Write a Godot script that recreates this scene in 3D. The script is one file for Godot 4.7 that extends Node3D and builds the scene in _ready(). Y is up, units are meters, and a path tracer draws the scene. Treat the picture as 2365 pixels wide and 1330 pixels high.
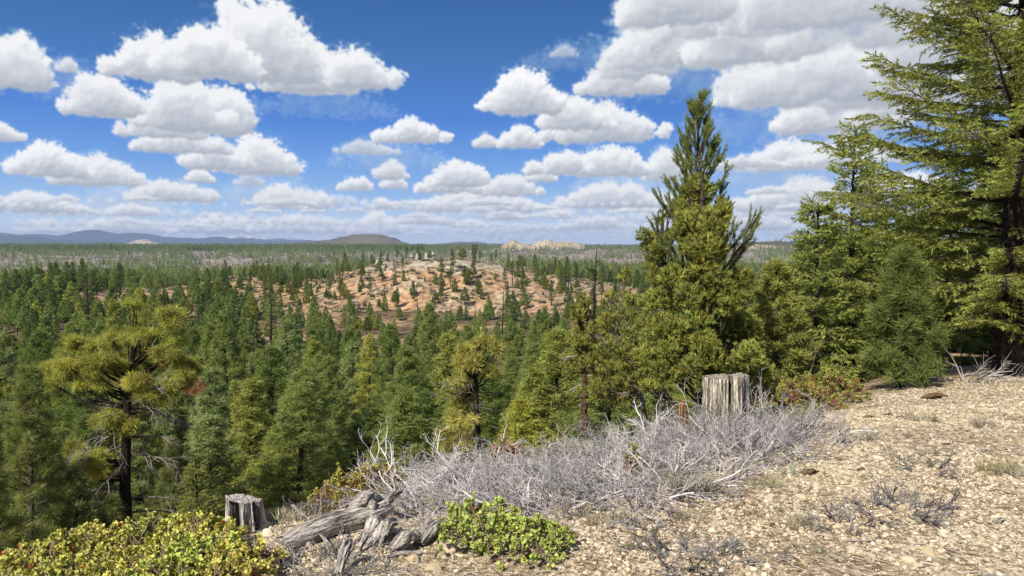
extends Node3D

const EYE := 1.62
var fine := FastNoiseLite.new()
var broad := FastNoiseLite.new()
var ridged := FastNoiseLite.new()
var puff := FastNoiseLite.new()
var wisp := FastNoiseLite.new()
var rng := RandomNumberGenerator.new()

func _ready():
	set_noises()
	# camera
	var cam = Camera3D.new()
	cam.name = "camera"
	cam.fov = 42.28
	cam.near = 0.05
	cam.far = 40000.0
	add_child(cam)
	cam.position = Vector3(0, EYE, 0)
	cam.rotation_degrees = Vector3(-3.3, 0, 0)
	cam.current = true
	# sky, air, exposure
	var env = Environment.new()
	env.background_mode = Environment.BG_SKY
	env.tonemap_mode = Environment.TONE_MAPPER_LINEAR
	env.tonemap_exposure = 1.42
	env.sdfgi_enabled = true
	env.ssao_enabled = true
	env.ssil_enabled = true
	env.fog_enabled = true
	env.fog_density = 0.00008
	env.fog_light_color = Color(0.72, 0.82, 1.0)
	var pano = PanoramaSkyMaterial.new()
	pano.panorama = make_sky()
	pano.energy_multiplier = 0.725
	env.sky = Sky.new()
	env.sky.sky_material = pano
	var we = WorldEnvironment.new()
	we.name = "environment"
	we.environment = env
	add_child(we)
	# sun: high, from the left and a little behind the viewer
	var sun = DirectionalLight3D.new()
	sun.name = "sun"
	sun.light_energy = 1.6
	sun.light_color = Color(1.0, 0.965, 0.9)
	sun.light_angular_distance = 1.0
	sun.shadow_enabled = true
	add_child(sun)
	sun.look_at_from_position(Vector3.ZERO, -Vector3(-0.42, 0.68, 0.60))
	# large structure, then the objects, then small details
	make_materials()
	make_terrain()
	make_far_land()
	make_forest()
	make_near_trees()
	make_brush()
	make_wood()
	make_small()

func set_noises():
	fine.seed = 3; fine.frequency = 0.35; fine.fractal_octaves = 4
	broad.seed = 11; broad.frequency = 0.012; broad.fractal_octaves = 5
	ridged.seed = 5; ridged.frequency = 0.03; ridged.fractal_type = FastNoiseLite.FRACTAL_RIDGED; ridged.fractal_octaves = 4
	puff.seed = 21; puff.noise_type = FastNoiseLite.TYPE_CELLULAR; puff.cellular_return_type = FastNoiseLite.RETURN_DISTANCE
	puff.frequency = 1.0; puff.fractal_type = FastNoiseLite.FRACTAL_FBM; puff.fractal_octaves = 4; puff.fractal_gain = 0.52
	wisp.seed = 8; wisp.frequency = 1.0; wisp.fractal_octaves = 5; wisp.fractal_gain = 0.55

# ---------------------------------------------------------------- sky
# clouds: bearing of the middle, height of the base above the horizon, width, height (degrees), greyness, softness, where the top is
var clouds := []
var cloud_pictures := []
var lock := Mutex.new()
const SKY_W := 4096
const PPD := 4096.0 / 360.0

func make_sky() -> ImageTexture:
	clouds = [
		[-27.3, 0.76, 6.8, 1.41, 0.1, 0.35, 0.4], [-32.1, 0.78, 3.8, 1.12, 0.35, 0.45, 0.5], [-21.2, 0.8, 7.5, 1.6, 0.15, 0.35, 0.5], [-15.7, 0.82, 8.3, 1.72, 0.15, 0.35, 0.5], [-10.3, 0.84, 4.5, 2.08, 0.35, 0.45, 0.5], 
		[12.9, 1, 7.6, 1.29, 0.35, 0.5, 0.5], [18.1, 1.13, 6.6, 1.57, 0.4, 0.5, 0.5], [6.5, 1.18, 6.6, 1.31, 0.4, 0.5, 0.5], [-3.4, 1.32, 3.4, 0.76, 0.05, 0.3, 0.5], [-6.7, 1.51, 5.2, 1.12, 0.45, 0.5, 0.5], 
		[-0.6, 1.85, 10.9, 2.96, 0.3, 1.8, 0.5], [-28, 1.92, 8.3, 2.9, 0.3, 1.8, 0.5], [-0.6, 1.98, 3.1, 0.99, 0.3, 0.4, 0.5], [-27, 2, 3.5, 1.17, 0.4, 0.45, 0.5], [3.6, 2.01, 2.6, 1.15, 0.4, 0.5, 0.5], 
		[-32.6, 2.06, 6.2, 1.66, 0.3, 0.4, 0.4], [9, 2.15, 11.6, 4.52, 0.3, 1.8, 0.5], [20.7, 2.47, 8.7, 2.7, 0.35, 0.45, 0.6], [-2.8, 2.51, 10.8, 2.03, 0.45, 0.45, 0.5], [-15.4, 2.67, 4.2, 1.96, 0.4, 0.45, 0.5], 
		[-9.8, 2.73, 1.9, 0.97, 0.35, 0.4, 0.5], [7.7, 2.75, 9.9, 2.6, 0.5, 0.5, 0.5], [27.7, 2.8, 10.3, 2.6, 0.4, 0.5, 0.5], [-17.4, 2.9, 3.7, 1.94, 0.2, 0.35, 0.5], [-24.5, 3, 6.6, 1.91, 0.5, 0.45, 0.5], 
		[-17.9, 3.01, 8.4, 2.8, 0.3, 2, 0.5], [-0.3, 3.76, 5.5, 1.96, 0.4, 0.45, 0.5], [-5, 3.94, 5.8, 1.98, 0.25, 0.35, 0.4], [-28.6, 3.99, 5.5, 2.46, 0.35, 0.35, 0.3], [-11.9, 4.06, 2.9, 1.28, 0.3, 0.4, 0.6], 
		[-19.5, 4.16, 2.2, 1.45, 0.6, 0.9, 0.5], [20.7, 4.19, 11.8, 4.53, 0.3, 2, 0.5], [-8.9, 4.23, 1.9, 1.32, 0.4, 0.4, 0.5], [-4, 4.4, 5.1, 2.53, 0.2, 0.3, 0.5], [-31.8, 4.42, 5, 2.48, 0.15, 0.25, 0.5], 
		[-22.7, 4.44, 2, 1.2, 0.35, 0.4, 0.5], [11.7, 4.71, 3.8, 2.86, 0.4, 0.5, 0.5], [2.2, 4.8, 3, 1.17, 0.35, 0.4, 0.5], [-9.3, 5, 2.9, 1.54, 0.3, 0.4, 0.5], [-18.8, 5.01, 6.6, 3.15, 0.3, 0.35, 0.45], 
		[7.4, 5.22, 7.8, 2.69, 0.25, 0.35, 0.4], [-21.6, 5.32, 6, 2.23, 0.3, 0.35, 0.5], [3.6, 5.32, 5.8, 2, 0.3, 0.4, 0.6], [20.2, 5.36, 7.8, 2.55, 0.25, 0.4, 0.5], [24.5, 5.56, 6.8, 2.64, 0.35, 0.5, 0.5], 
		[-9.2, 5.71, 9, 2.86, 0.3, 2.2, 0.5], [-23.8, 6.42, 6.9, 2.06, 0.45, 0.4, 0.5], [-34.2, 6.51, 2.8, 1.44, 0.3, 0.35, 0.3], [-11, 6.76, 5.2, 1.39, 0.75, 0.8, 0.4], [27.6, 6.84, 10.3, 5.87, 0.3, 2, 0.5], 
		[-25.1, 7.34, 6.2, 1.97, 0.6, 0.5, 0.5], [0.4, 7.34, 3.8, 2.04, 0.25, 0.35, 0.5], [17.9, 7.34, 11.3, 5.68, 0.3, 2.4, 0.5], [-2.2, 7.46, 2, 1.28, 0.45, 0.5, 0.5], [-7.7, 7.65, 6.5, 2.08, 0.2, 0.3, 0.5], 
		[-21.3, 7.74, 5.3, 3.71, 0.35, 0.35, 0.5], [7, 7.79, 10.5, 3.27, 0.4, 0.4, 0.5], [25.4, 7.85, 5.9, 3.15, 0.4, 0.5, 0.5], [21.8, 7.89, 6.2, 3.06, 0.25, 0.4, 0.55], [-24, 7.93, 6.3, 3.58, 0.4, 0.3, 0.55], 
		[-28.4, 8.54, 5.6, 2.94, 0.25, 0.3, 0.45], [30.3, 8.59, 10.3, 5.89, 0.55, 0.7, 0.5], [4.7, 8.65, 6.2, 3.14, 0.3, 0.35, 0.3], [24.7, 9.33, 9.2, 5.89, 0.6, 0.6, 0.5], [-14, 9.35, 11.4, 2.74, 0.3, 2.6, 0.5], 
		[-30.3, 9.42, 4.9, 3.24, 0.3, 2.4, 0.5], [18.6, 9.74, 7.7, 5.49, 0.45, 0.5, 0.5], [22.6, 9.76, 13.4, 5.95, 0.5, 0.4, 0.45], [-34.1, 9.83, 5.4, 4.56, 0.3, 0.35, 0.3], [0.6, 9.89, 6.6, 3.36, 0.1, 0.25, 0.6], 
		[11.8, 10.66, 13.2, 5.09, 0.3, 2.2, 0.5], [-16.3, 10.94, 6.7, 1.9, 0.5, 0.4, 0.6], [-14.7, 11.03, 6.5, 4.84, 0.3, 0.35, 0.3], [30.2, 11.04, 10.2, 8.25, 0.55, 0.5, 0.5], [-30.5, 11.09, 1.3, 1.07, 0.5, 0.7, 0.5], 
		[8.1, 11.16, 7.8, 2.99, 0.4, 0.45, 0.5], [-25.5, 11.2, 6.5, 3.33, 0.3, 0.3, 0.55], [-11.7, 11.44, 5, 3.8, 0.35, 0.4, 0.3], [-18.4, 11.53, 7.7, 5.84, 0.35, 0.3, 0.45], [-22.2, 11.6, 7.6, 4.66, 0.3, 0.3, 0.6], 
		[9.3, 12.29, 5.7, 4.18, 0.35, 0.6, 0.5], [11.2, 12.82, 8.2, 4.98, 0.4, 0.6, 0.5], [16.7, 12.82, 9, 5.97, 0.4, 0.5, 0.5], [24.7, 12.98, 12.9, 5.65, 0.6, 0.8, 0.5], [5.8, 13, 10.4, 2.71, 0.3, 2.6, 0.5], 
		[3.9, 13.89, 2.5, 1.21, 0.7, 1, 0.5], [15.4, 14.51, 10.3, 4.39, 0.45, 0.7, 0.5], [21.5, 14.7, 13.8, 6.44, 0.5, 0.5, 0.5], [12.1, 15.74, 8.7, 5.87, 0.45, 0.5, 0.5],
	]
	# the same sky goes on all round and overhead
	var r = RandomNumberGenerator.new()
	r.seed = 77
	for i in 130:
		var el = 0.6 + 70.0 * pow(r.randf(), 2.2)
		var az = r.randf_range(36.0, 324.0)
		if el > 19.5 and r.randf() < 0.35:
			az = r.randf_range(-36.0, 36.0)
		var h = clampf(el * 0.32, 0.9, 9.0) * r.randf_range(0.6, 1.25)
		if el > 17.0 and absf(az) < 36.0 and el < 21.0:
			continue
		clouds.append([az if az < 180.0 else az - 360.0, el, h * r.randf_range(1.6, 3.4), h, r.randf_range(0.2, 0.5), r.randf_range(0.3, 0.6), r.randf_range(0.3, 0.65)])
	# thin rows of small flat clouds towards the horizon
	for i in 620:
		var el = 0.25 + 5.5 * pow(r.randf(), 1.5)
		var az = r.randf_range(-180.0, 180.0)
		if absf(az) < 36.0 and el > 3.2 and az < 6.0:
			continue
		var h = clampf(0.30 + el * 0.13, 0.3, 1.1) * r.randf_range(0.6, 1.2)
		clouds.append([az, el, h * r.randf_range(3.0, 8.0), h, r.randf_range(0.25, 0.6), r.randf_range(0.5, 0.9), r.randf_range(0.3, 0.7)])
	# a thin pale veil low over the horizon
	for i in 150:
		var el = r.randf_range(0.0, 3.0)
		clouds.append([r.randf_range(-180.0, 180.0), el, r.randf_range(9.0, 22.0), r.randf_range(0.5, 1.1), r.randf_range(0.1, 0.4), 1.0, 0.5])
	clouds.sort_custom(func(a, b): return a[1] < b[1])
	cloud_pictures.resize(clouds.size())
	var job = WorkerThreadPool.add_group_task(draw_cloud, clouds.size())
	WorkerThreadPool.wait_for_group_task_completion(job)
	var im = Image.create_empty(SKY_W, SKY_W / 2, false, Image.FORMAT_RGBA8)
	var stops = [[-90.0, Color(0.60, 0.58, 0.54)], [-1.0, Color(0.72, 0.78, 0.86)], [0.0, Color(0.86, 0.90, 0.95)], [1.6, Color(0.78, 0.86, 0.95)], [3.5, Color(0.60, 0.75, 0.93)], [6.0, Color(0.44, 0.64, 0.90)], [9.5, Color(0.295, 0.51, 0.835)], [13.5, Color(0.255, 0.46, 0.72)], [18.0, Color(0.21, 0.40, 0.645)], [30.0, Color(0.145, 0.32, 0.60)], [90.0, Color(0.11, 0.26, 0.52)]]
	for y in SKY_W / 2:
		var el = 90.0 - (y + 0.5) / PPD
		var k = 0
		while k < stops.size() - 2 and stops[k + 1][0] < el:
			k += 1
		im.fill_rect(Rect2i(0, y, SKY_W, 1), stops[k][1].lerp(stops[k + 1][1], clampf((el - stops[k][0]) / (stops[k + 1][0] - stops[k][0]), 0.0, 1.0)))
	for i in clouds.size():
		var p: Image = cloud_pictures[i]
		if p == null:
			continue
		var x = int(clouds[i][0] * PPD) - p.get_width() / 2
		var y = int((90.0 - clouds[i][1]) * PPD) - int(p.get_height() * 0.80)
		for wrap in [-SKY_W, 0, SKY_W]:
			im.blend_rect(p, Rect2i(0, 0, p.get_width(), p.get_height()), Vector2i(x + wrap, y))
	im.convert(Image.FORMAT_RGB8)
	return ImageTexture.create_from_image(im)

func draw_cloud(n: int) -> void:
	var c: Array = clouds[n]
	var r := RandomNumberGenerator.new()
	r.seed = 1000 + n
	var high: float = c[3]
	var stretch: float = 1.0 / maxf(cos(deg_to_rad(minf(c[1] + high * 0.5, 80.0))), 0.2)
	var half: float = c[2] * 0.5 / high      # half width in heights
	var coarse: float = 1.0 if absf(c[0]) < 44.0 and c[1] < 21.0 else 0.5
	var px: float = PPD * coarse * high      # pixels per height
	var h := int(ceil(px * 1.5))
	var w := int(ceil(px * (half * 2.0 + 0.8) * stretch))
	if w < 3 or h < 3:
		return
	# billows: the middle ones higher, sitting on one flat base
	var bx := PackedFloat32Array()
	var by := PackedFloat32Array()
	var br := PackedFloat32Array()
	var many := int(clampf(half * 5.0, 6.0, 16.0))
	for i in many:
		var t: float = (i + r.randf_range(0.2, 0.8)) / many
		var lump: float = 1.0 - absf(t - c[6]) / (c[6] if t < c[6] else 1.0 - c[6])
		var top: float = lerpf(0.34, 1.0, pow(clampf(lump, 0.0, 1.0), 0.8)) * r.randf_range(0.8, 1.05)
		var rad: float = top * r.randf_range(0.50, 0.66)
		bx.append(lerpf(-half + rad * 0.6, half - rad * 0.6, t)); by.append(top - rad); br.append(1.0 / (rad * rad))
		if top > 0.5:
			var low := r.randf_range(0.25, 0.4)
			bx.append(bx[bx.size() - 1] + r.randf_range(-0.3, 0.3)); by.append(low * 0.6); br.append(1.0 / (low * low))
	many = bx.size()
	var f := PackedFloat32Array()
	f.resize(w * h)
	var sx := r.randf_range(-900, 900)
	var sy := r.randf_range(-900, 900)
	var soft: float = c[5] * 1.1
	for j in h:
		var y: float = (h * 0.80 - j) / px
		for i in w:
			var x: float = (i - w * 0.5) / (px * stretch)
			var wx := x + 0.16 * wisp.get_noise_2d(x * 1.6 + sx, y * 1.6)
			var wy := y + 0.14 * wisp.get_noise_2d(x * 1.6, y * 1.6 + sy)
			var best := -1.0
			for k in many:
				var dx := wx - bx[k]
				var dy := wy - by[k]
				best = maxf(best, 1.0 - (dx * dx + dy * dy) * br[k])
			if best < -0.75:
				f[j * w + i] = best
				continue
			best += 0.10 - 0.42 * (puff.get_noise_2d(wx * 1.9 + sx, wy * 1.9 + sy) + 0.52) + 0.30 * wisp.get_noise_2d(x * 3.0 + sy, y * 3.8 + sx) + (0.52 if c[5] < 1.5 else 0.12) * wisp.get_noise_2d(x * 9.0 + sx, y * 11.0 + sy) * clampf(1.0 - best, 0.15, 1.0)
			if y < 0.10:
				best -= (0.10 - y) * (4.5 + 3.0 * wisp.get_noise_2d(x * 2.5 + sx, 3.0))
			f[j * w + i] = best
	var data := PackedByteArray()
	data.resize(w * h * 4)
	var small := maxi(1, int(round(px * 0.028)))
	var wide := maxi(1, int(round(px * 0.085)))
	var step := maxi(1, int(round(px * 0.13)))
	for j in h:
		var y: float = (h * 0.80 - j) / px
		for i in w:
			var v := f[j * w + i]
			if v <= -0.45:
				continue
			var a := clampf(v / soft, 0.0, 1.0)
			a = a * a * (3.0 - 2.0 * a)
			# torn thin vapour round the edges
			var x: float = (i - w * 0.5) / (px * stretch)
			a = maxf(a, 0.5 * smoothstep(-0.45, 0.25, v) * clampf(0.25 + 1.5 * wisp.get_noise_2d(x * 4.5 + sy, y * 7.0 + sx), 0.0, 1.0))
			if a < 0.01:
				continue
			var up := v - f[maxi(j - small, 0) * w + clampi(i - small, 0, w - 1)]
			var up2 := v - f[maxi(j - wide, 0) * w + clampi(i - wide / 2, 0, w - 1)]
			var deep := 0.0
			for k in 5:
				deep += maxf(f[maxi(j - step * (k + 1), 0) * w + clampi(i - step * (k + 1) / 3, 0, w - 1)], 0.0)
			var s := exp(-deep * 0.40) * 0.74 + 0.46 * clampf(y * 1.1, 0.0, 1.0) + clampf(up * 0.40, -0.08, 0.10) + clampf(up2 * 0.45, -0.16, 0.2)
			s = clampf(s, 0.0, 1.0)
			s = lerpf(s, 1.0, (1.0 - a) * 0.6)
			s *= 1.0 - 0.35 * float(c[4])
			var shade := Color(0.69, 0.712, 0.755).lerp(Color(0.995, 0.996, 0.998), s)
			var o := (j * w + i) * 4
			data[o] = int(shade.r * 255.0)
			data[o + 1] = int(shade.g * 255.0)
			data[o + 2] = int(shade.b * 255.0)
			data[o + 3] = int(255.0 * a * (1.0 - 0.30 * clampf((soft - 0.6) / 0.6, 0.0, 1.0)))
	var im := Image.create_from_data(w, h, false, Image.FORMAT_RGBA8, data)
	if coarse < 1.0:
		im.resize(w * 2, h * 2, Image.INTERPOLATE_BILINEAR)
	lock.lock()
	cloud_pictures[n] = im
	lock.unlock()


# ---------------------------------------------------------------- materials
var M := {}

func noise_picture(n: FastNoiseLite, size: int, ramp: Gradient = null, normal := false, bump := 4.0) -> NoiseTexture2D:
	var t = NoiseTexture2D.new()
	t.width = size; t.height = size
	t.seamless = true
	t.noise = n
	t.as_normal_map = normal
	t.bump_strength = bump
	if ramp:
		t.color_ramp = ramp
	return t

func ramp(stops: Array) -> Gradient:
	var g = Gradient.new()
	var o = PackedFloat32Array()
	var c = PackedColorArray()
	for s in stops:
		o.append(s[0]); c.append(s[1])
	g.offsets = o; g.colors = c
	return g

func noise(kind: int, freq: float, octaves: int, s: int, ret := FastNoiseLite.RETURN_DISTANCE) -> FastNoiseLite:
	var n = FastNoiseLite.new()
	n.noise_type = kind; n.frequency = freq; n.fractal_octaves = octaves; n.seed = s
	n.cellular_return_type = ret
	if octaves == 1:
		n.fractal_type = FastNoiseLite.FRACTAL_NONE
	return n

func tinted(rough := 0.9) -> StandardMaterial3D:
	var m = StandardMaterial3D.new()
	m.vertex_color_use_as_albedo = true
	m.roughness = rough
	m.metallic_specular = 0.25
	return m

func lin(r: float, g: float, b: float) -> Color:
	return Color(r, g, b).linear_to_srgb()

func foliage(tint: Color, back := 0.6) -> StandardMaterial3D:
	var m = tinted(0.7)
	m.albedo_color = tint.linear_to_srgb()
	m.backlight_enabled = true
	m.backlight = Color(back, back, back * 0.8)
	m.cull_mode = BaseMaterial3D.CULL_DISABLED
	return m

func make_materials():
	# ground: pale limestone grit; vertex colours say which soil, the textures give grain
	var g = tinted(0.95)
	var grit = noise(FastNoiseLite.TYPE_CELLULAR, 0.055, 1, 4, FastNoiseLite.RETURN_CELL_VALUE)
	grit.cellular_jitter = 1.0
	g.albedo_texture = noise_picture(grit, 512, ramp([[0.0, Color(0.58, 0.55, 0.50)], [0.3, Color(0.72, 0.70, 0.66)], [0.6, Color(0.86, 0.85, 0.83)], [1.0, Color(1, 1, 1)]]))
	g.uv1_triplanar = true; g.uv1_world_triplanar = true
	g.uv1_scale = Vector3(1.1, 1.1, 1.1)
	var lumps = noise(FastNoiseLite.TYPE_CELLULAR, 0.06, 3, 9)
	g.normal_enabled = true
	g.normal_texture = noise_picture(lumps, 512, null, true, 14.0)
	g.normal_scale = 1.0
	M.ground = g
	var far = tinted(0.95)
	var patch = noise(FastNoiseLite.TYPE_SIMPLEX_SMOOTH, 0.02, 5, 14)
	far.albedo_texture = noise_picture(patch, 512, ramp([[0.0, Color(0.45, 0.44, 0.42)], [0.42, Color(0.72, 0.72, 0.70)], [0.62, Color(0.9, 0.9, 0.9)], [1.0, Color(1, 1, 1)]]))
	far.uv1_triplanar = true; far.uv1_world_triplanar = true
	far.uv1_scale = Vector3(0.035, 0.035, 0.035)
	M.land = far
	# bark: plates and furrows along the stem
	for spec in [["bark", 0.95, 3.0, Vector3(5, 1.1, 5)], ["wood", 0.9, 3.0, Vector3(6, 0.28, 6)], ["log", 0.9, 3.0, Vector3(0.4, 7, 7)]]:
		var m = tinted(spec[1])
		var n = noise(FastNoiseLite.TYPE_SIMPLEX_SMOOTH, 0.03, 5, 31)
		n.fractal_gain = 0.62
		m.albedo_texture = noise_picture(n, 256, ramp([[0.0, Color(0.20, 0.19, 0.18)], [0.36, Color(0.48, 0.46, 0.45)], [0.5, Color(0.78, 0.77, 0.76)], [0.75, Color(0.94, 0.93, 0.92)], [1.0, Color(1, 1, 1)]]))
		m.normal_enabled = true
		m.normal_texture = noise_picture(n, 256, null, true, 16.0)
		m.uv1_triplanar = true
		m.uv1_scale = spec[3]
		M[spec[0]] = m
	M.twig = tinted(0.85)
	M.stone = tinted(0.9)
	var pits = noise(FastNoiseLite.TYPE_SIMPLEX_SMOOTH, 0.05, 4, 17)
	M.stone.albedo_texture = noise_picture(pits, 256, ramp([[0.0, Color(0.6, 0.58, 0.55)], [0.5, Color(0.88, 0.87, 0.85)], [1.0, Color(1, 1, 1)]]))
	M.stone.uv1_triplanar = true
	M.stone.uv1_scale = Vector3(9, 9, 9)
	M.leaf = foliage(Color(1, 1, 1), 0.5)
	M.leaf.roughness = 0.65
	M.leaf.metallic_specular = 0.25

# ---------------------------------------------------------------- the lie of the land
# the rim of the knoll: beyond it the ground drops into the valley (x, z)
const RIM := [Vector2(-60, 8), Vector2(-7, -2.4), Vector2(-4.4, -3.7), Vector2(-2.4, -5.2), Vector2(0.2, -7.0), Vector2(2.6, -8.3), Vector2(5.4, -10.0), Vector2(9.0, -11.6), Vector2(60, -26)]

func beyond_rim(x: float, z: float) -> float:
	var p := Vector2(x, z)
	var best := 1e9
	var side := 1.0
	for i in RIM.size() - 1:
		var a: Vector2 = RIM[i]
		var d: Vector2 = RIM[i + 1] - a
		var t := clampf((p - a).dot(d) / d.length_squared(), 0.0, 1.0)
		var q := p - a - d * t
		var l := q.length_squared()
		if l < best:
			best = l
			side = d.cross(p - a)
	return -sqrt(best) if side > 0.0 else sqrt(best)

func hill_rise(x: float, z: float) -> float:
	var crest := [[-125, 0.0], [-100, 3.0], [-86, 5.6], [-72, 5.4], [-60, 6.0], [-50, 9.2], [-42, 12.2], [-33, 13.6], [-16, 14.0], [-6, 12.6], [2, 10.4], [12, 8.0], [22, 6.6], [34, 4.6], [50, 2.0], [70, 0.0]]
	if x <= -125.0 or x >= 70.0:
		return 0.0
	var k := 0
	while crest[k + 1][0] < x:
		k += 1
	var t: float = (x - crest[k][0]) / (crest[k + 1][0] - crest[k][0])
	var top: float = lerpf(crest[k][1], crest[k + 1][1], t * t * (3.0 - 2.0 * t))
	var along := -z + 0.12 * x
	return top * smoothstep(168.0, 226.0, along) * (1.0 - smoothstep(244.0, 300.0, along))

func height(x: float, z: float) -> float:
	var r := sqrt(x * x + z * z)
	var s := beyond_rim(x, z) if r < 300.0 or z > -0.6 * r else 290.0
	var sp := s + 0.6 * log(1.0 + exp(-s / 0.6)) if s > 0.0 else 0.6 * log(1.0 + exp(s / 0.6))
	var a := x / maxf(-z, 0.5) if z < 0.0 else (2.0 if x > 0.0 else -2.0)
	var long := lerpf(20.0, 75.0, smoothstep(0.30, 0.55, a))
	var h := 0.027 * clampf(x, -12, 12) + 0.040 * clampf(z, -14, 10)
	h -= 12.6 * (1.0 - exp(-sp / long))
	h += fine.get_noise_2d(x * 2.0, z * 2.0) * 0.05 * smoothstep(0.5, 3.0, r) * (1.0 - smoothstep(20, 60, r))
	if r > 14.0:
		h += broad.get_noise_2d(x * 4.0, z * 4.0) * 1.1 * smoothstep(14, 50, r)
		h += broad.get_noise_2d(x, z) * 4.0 * smoothstep(120, 420, r)
		h -= 3.4 * smoothstep(70, 190, r) + 3.6 * smoothstep(300, 620, r)
		h += 10.5 * smoothstep(slope_foot(a), 1380, r + 120.0 * broad.get_noise_2d(x * 0.35 + 500.0, z * 0.35)) 
		h += 6.5 * exp(-pow((a + 0.28) / 0.085, 2.0) - pow((r - 980.0) / 190.0, 2.0)) + 2.5 * smoothstep(1270.0, 1300.0, r + 60.0 * broad.get_noise_2d(x, 7.0)) * (1.0 - smoothstep(1330.0, 1500.0, r)) * smoothstep(-0.1, 0.0, a)
		h += 5.5 * exp(-(pow(x + 108.0, 2.0) + pow(z + 185.0, 2.0)) / 3600.0)
		var up := hill_rise(x, z)
		if up > 0.0:
			h = h * (1.0 - 0.0) + up - absf(ridged.get_noise_2d(x * 1.3, z * 0.55)) * 1.25 * clampf(up * 0.25, 0.0, 1.0) * (1.0 - smoothstep(10.0, 14.0, up) * 0.8)
	return h

# where the valley floor ends and the lava slope begins: nearer on the left
func slope_foot(a: float) -> float:
	return lerpf(430.0, 640.0, smoothstep(-0.42, -0.12, a))

# which stretch of land a point lies on
func region(x: float, z: float) -> int:
	var r := sqrt(x * x + z * z)
	if beyond_rim(x, z) < 3.0 and r < 40.0:
		return 0
	if hill_rise(x, z) > 1.2:
		return 2
	if r > 1330.0:
		return 4
	if r > slope_foot(x / maxf(-z, 0.5)) + 10.0:
		return 3
	return 1

func soil(x: float, z: float, h: float, kind: int) -> Color:
	var n := broad.get_noise_2d(x * 6.0, z * 6.0)
	var m := fine.get_noise_2d(x * 0.7, z * 0.7)
	if kind == 0:
		var c := Color(0.60, 0.51, 0.38)
		var litter := smoothstep(0.05, 0.45, m + 0.5 * n) * 0.42 + smoothstep(-1.2, 0.6, beyond_rim(x, z)) * 0.35
		return c.lerp(Color(0.30, 0.22, 0.145), clampf(litter, 0.0, 0.85))
	if kind == 1:
		var c := Color(0.20, 0.145, 0.085).lerp(Color(0.52, 0.36, 0.22), smoothstep(0.02, 0.22, broad.get_noise_2d(x * 2.2 + 90.0, z * 2.2)) * 0.85)
		return c.lerp(Color(0.12, 0.10, 0.055), smoothstep(0.0, 0.4, m) * 0.6)
	if kind == 2:
		var up := hill_rise(x, z)
		var orange := Color(0.56, 0.35, 0.205)
		var c := orange.lerp(Color(0.60, 0.465, 0.325), smoothstep(-0.1, 0.3, n))
		if x < -52.0:
			c = c.lerp(Color(0.60, 0.41, 0.20), 0.8)
		c = c.lerp(Color(0.56, 0.50, 0.40), smoothstep(9.6, 12.2, up + 2.0 * n + 1.2 * m) * 0.9)
		if x > -2.0:
			c = c.lerp(Color(0.50, 0.36, 0.25), 0.5)
		c = c.lerp(Color(0.22, 0.185, 0.12), smoothstep(0.12, 0.42, m + 0.6 * ridged.get_noise_2d(x * 2.0, z)) * 0.45)
		return c
	if kind == 3:
		var wide := broad.get_noise_2d(x * 0.7 + 300.0, z * 1.6)
		var c := Color(0.33, 0.285, 0.275).lerp(Color(0.42, 0.37, 0.30), smoothstep(-0.1, 0.25, wide + 0.5 * n))
		return c.lerp(Color(0.22, 0.21, 0.165), smoothstep(0.05, 0.45, m + 0.4 * broad.get_noise_2d(x * 2.0, z * 2.0)) * 0.6)
	return Color(0.25, 0.205, 0.15).lerp(Color(0.12, 0.12, 0.075), smoothstep(-0.2, 0.3, n))

func struct(called: String, mesh: Mesh, mat: Material, label := "", category := ""):
	var o = MeshInstance3D.new()
	o.name = called
	o.mesh = mesh
	o.material_override = mat
	add_child(o, true)
	o.set_meta("kind", "structure")
	if label:
		o.set_meta("label", label)
		o.set_meta("category", category)
	return o

func surface(v: PackedVector3Array, idx: PackedInt32Array, c: PackedColorArray, n = null) -> ArrayMesh:
	var a = []
	a.resize(Mesh.ARRAY_MAX)
	a[Mesh.ARRAY_VERTEX] = v
	if c.size():
		a[Mesh.ARRAY_COLOR] = c
	if idx.size():
		a[Mesh.ARRAY_INDEX] = idx
	if n != null:
		a[Mesh.ARRAY_NORMAL] = n
	var m = ArrayMesh.new()
	m.add_surface_from_arrays(Mesh.PRIMITIVE_TRIANGLES, a)
	return m

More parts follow.
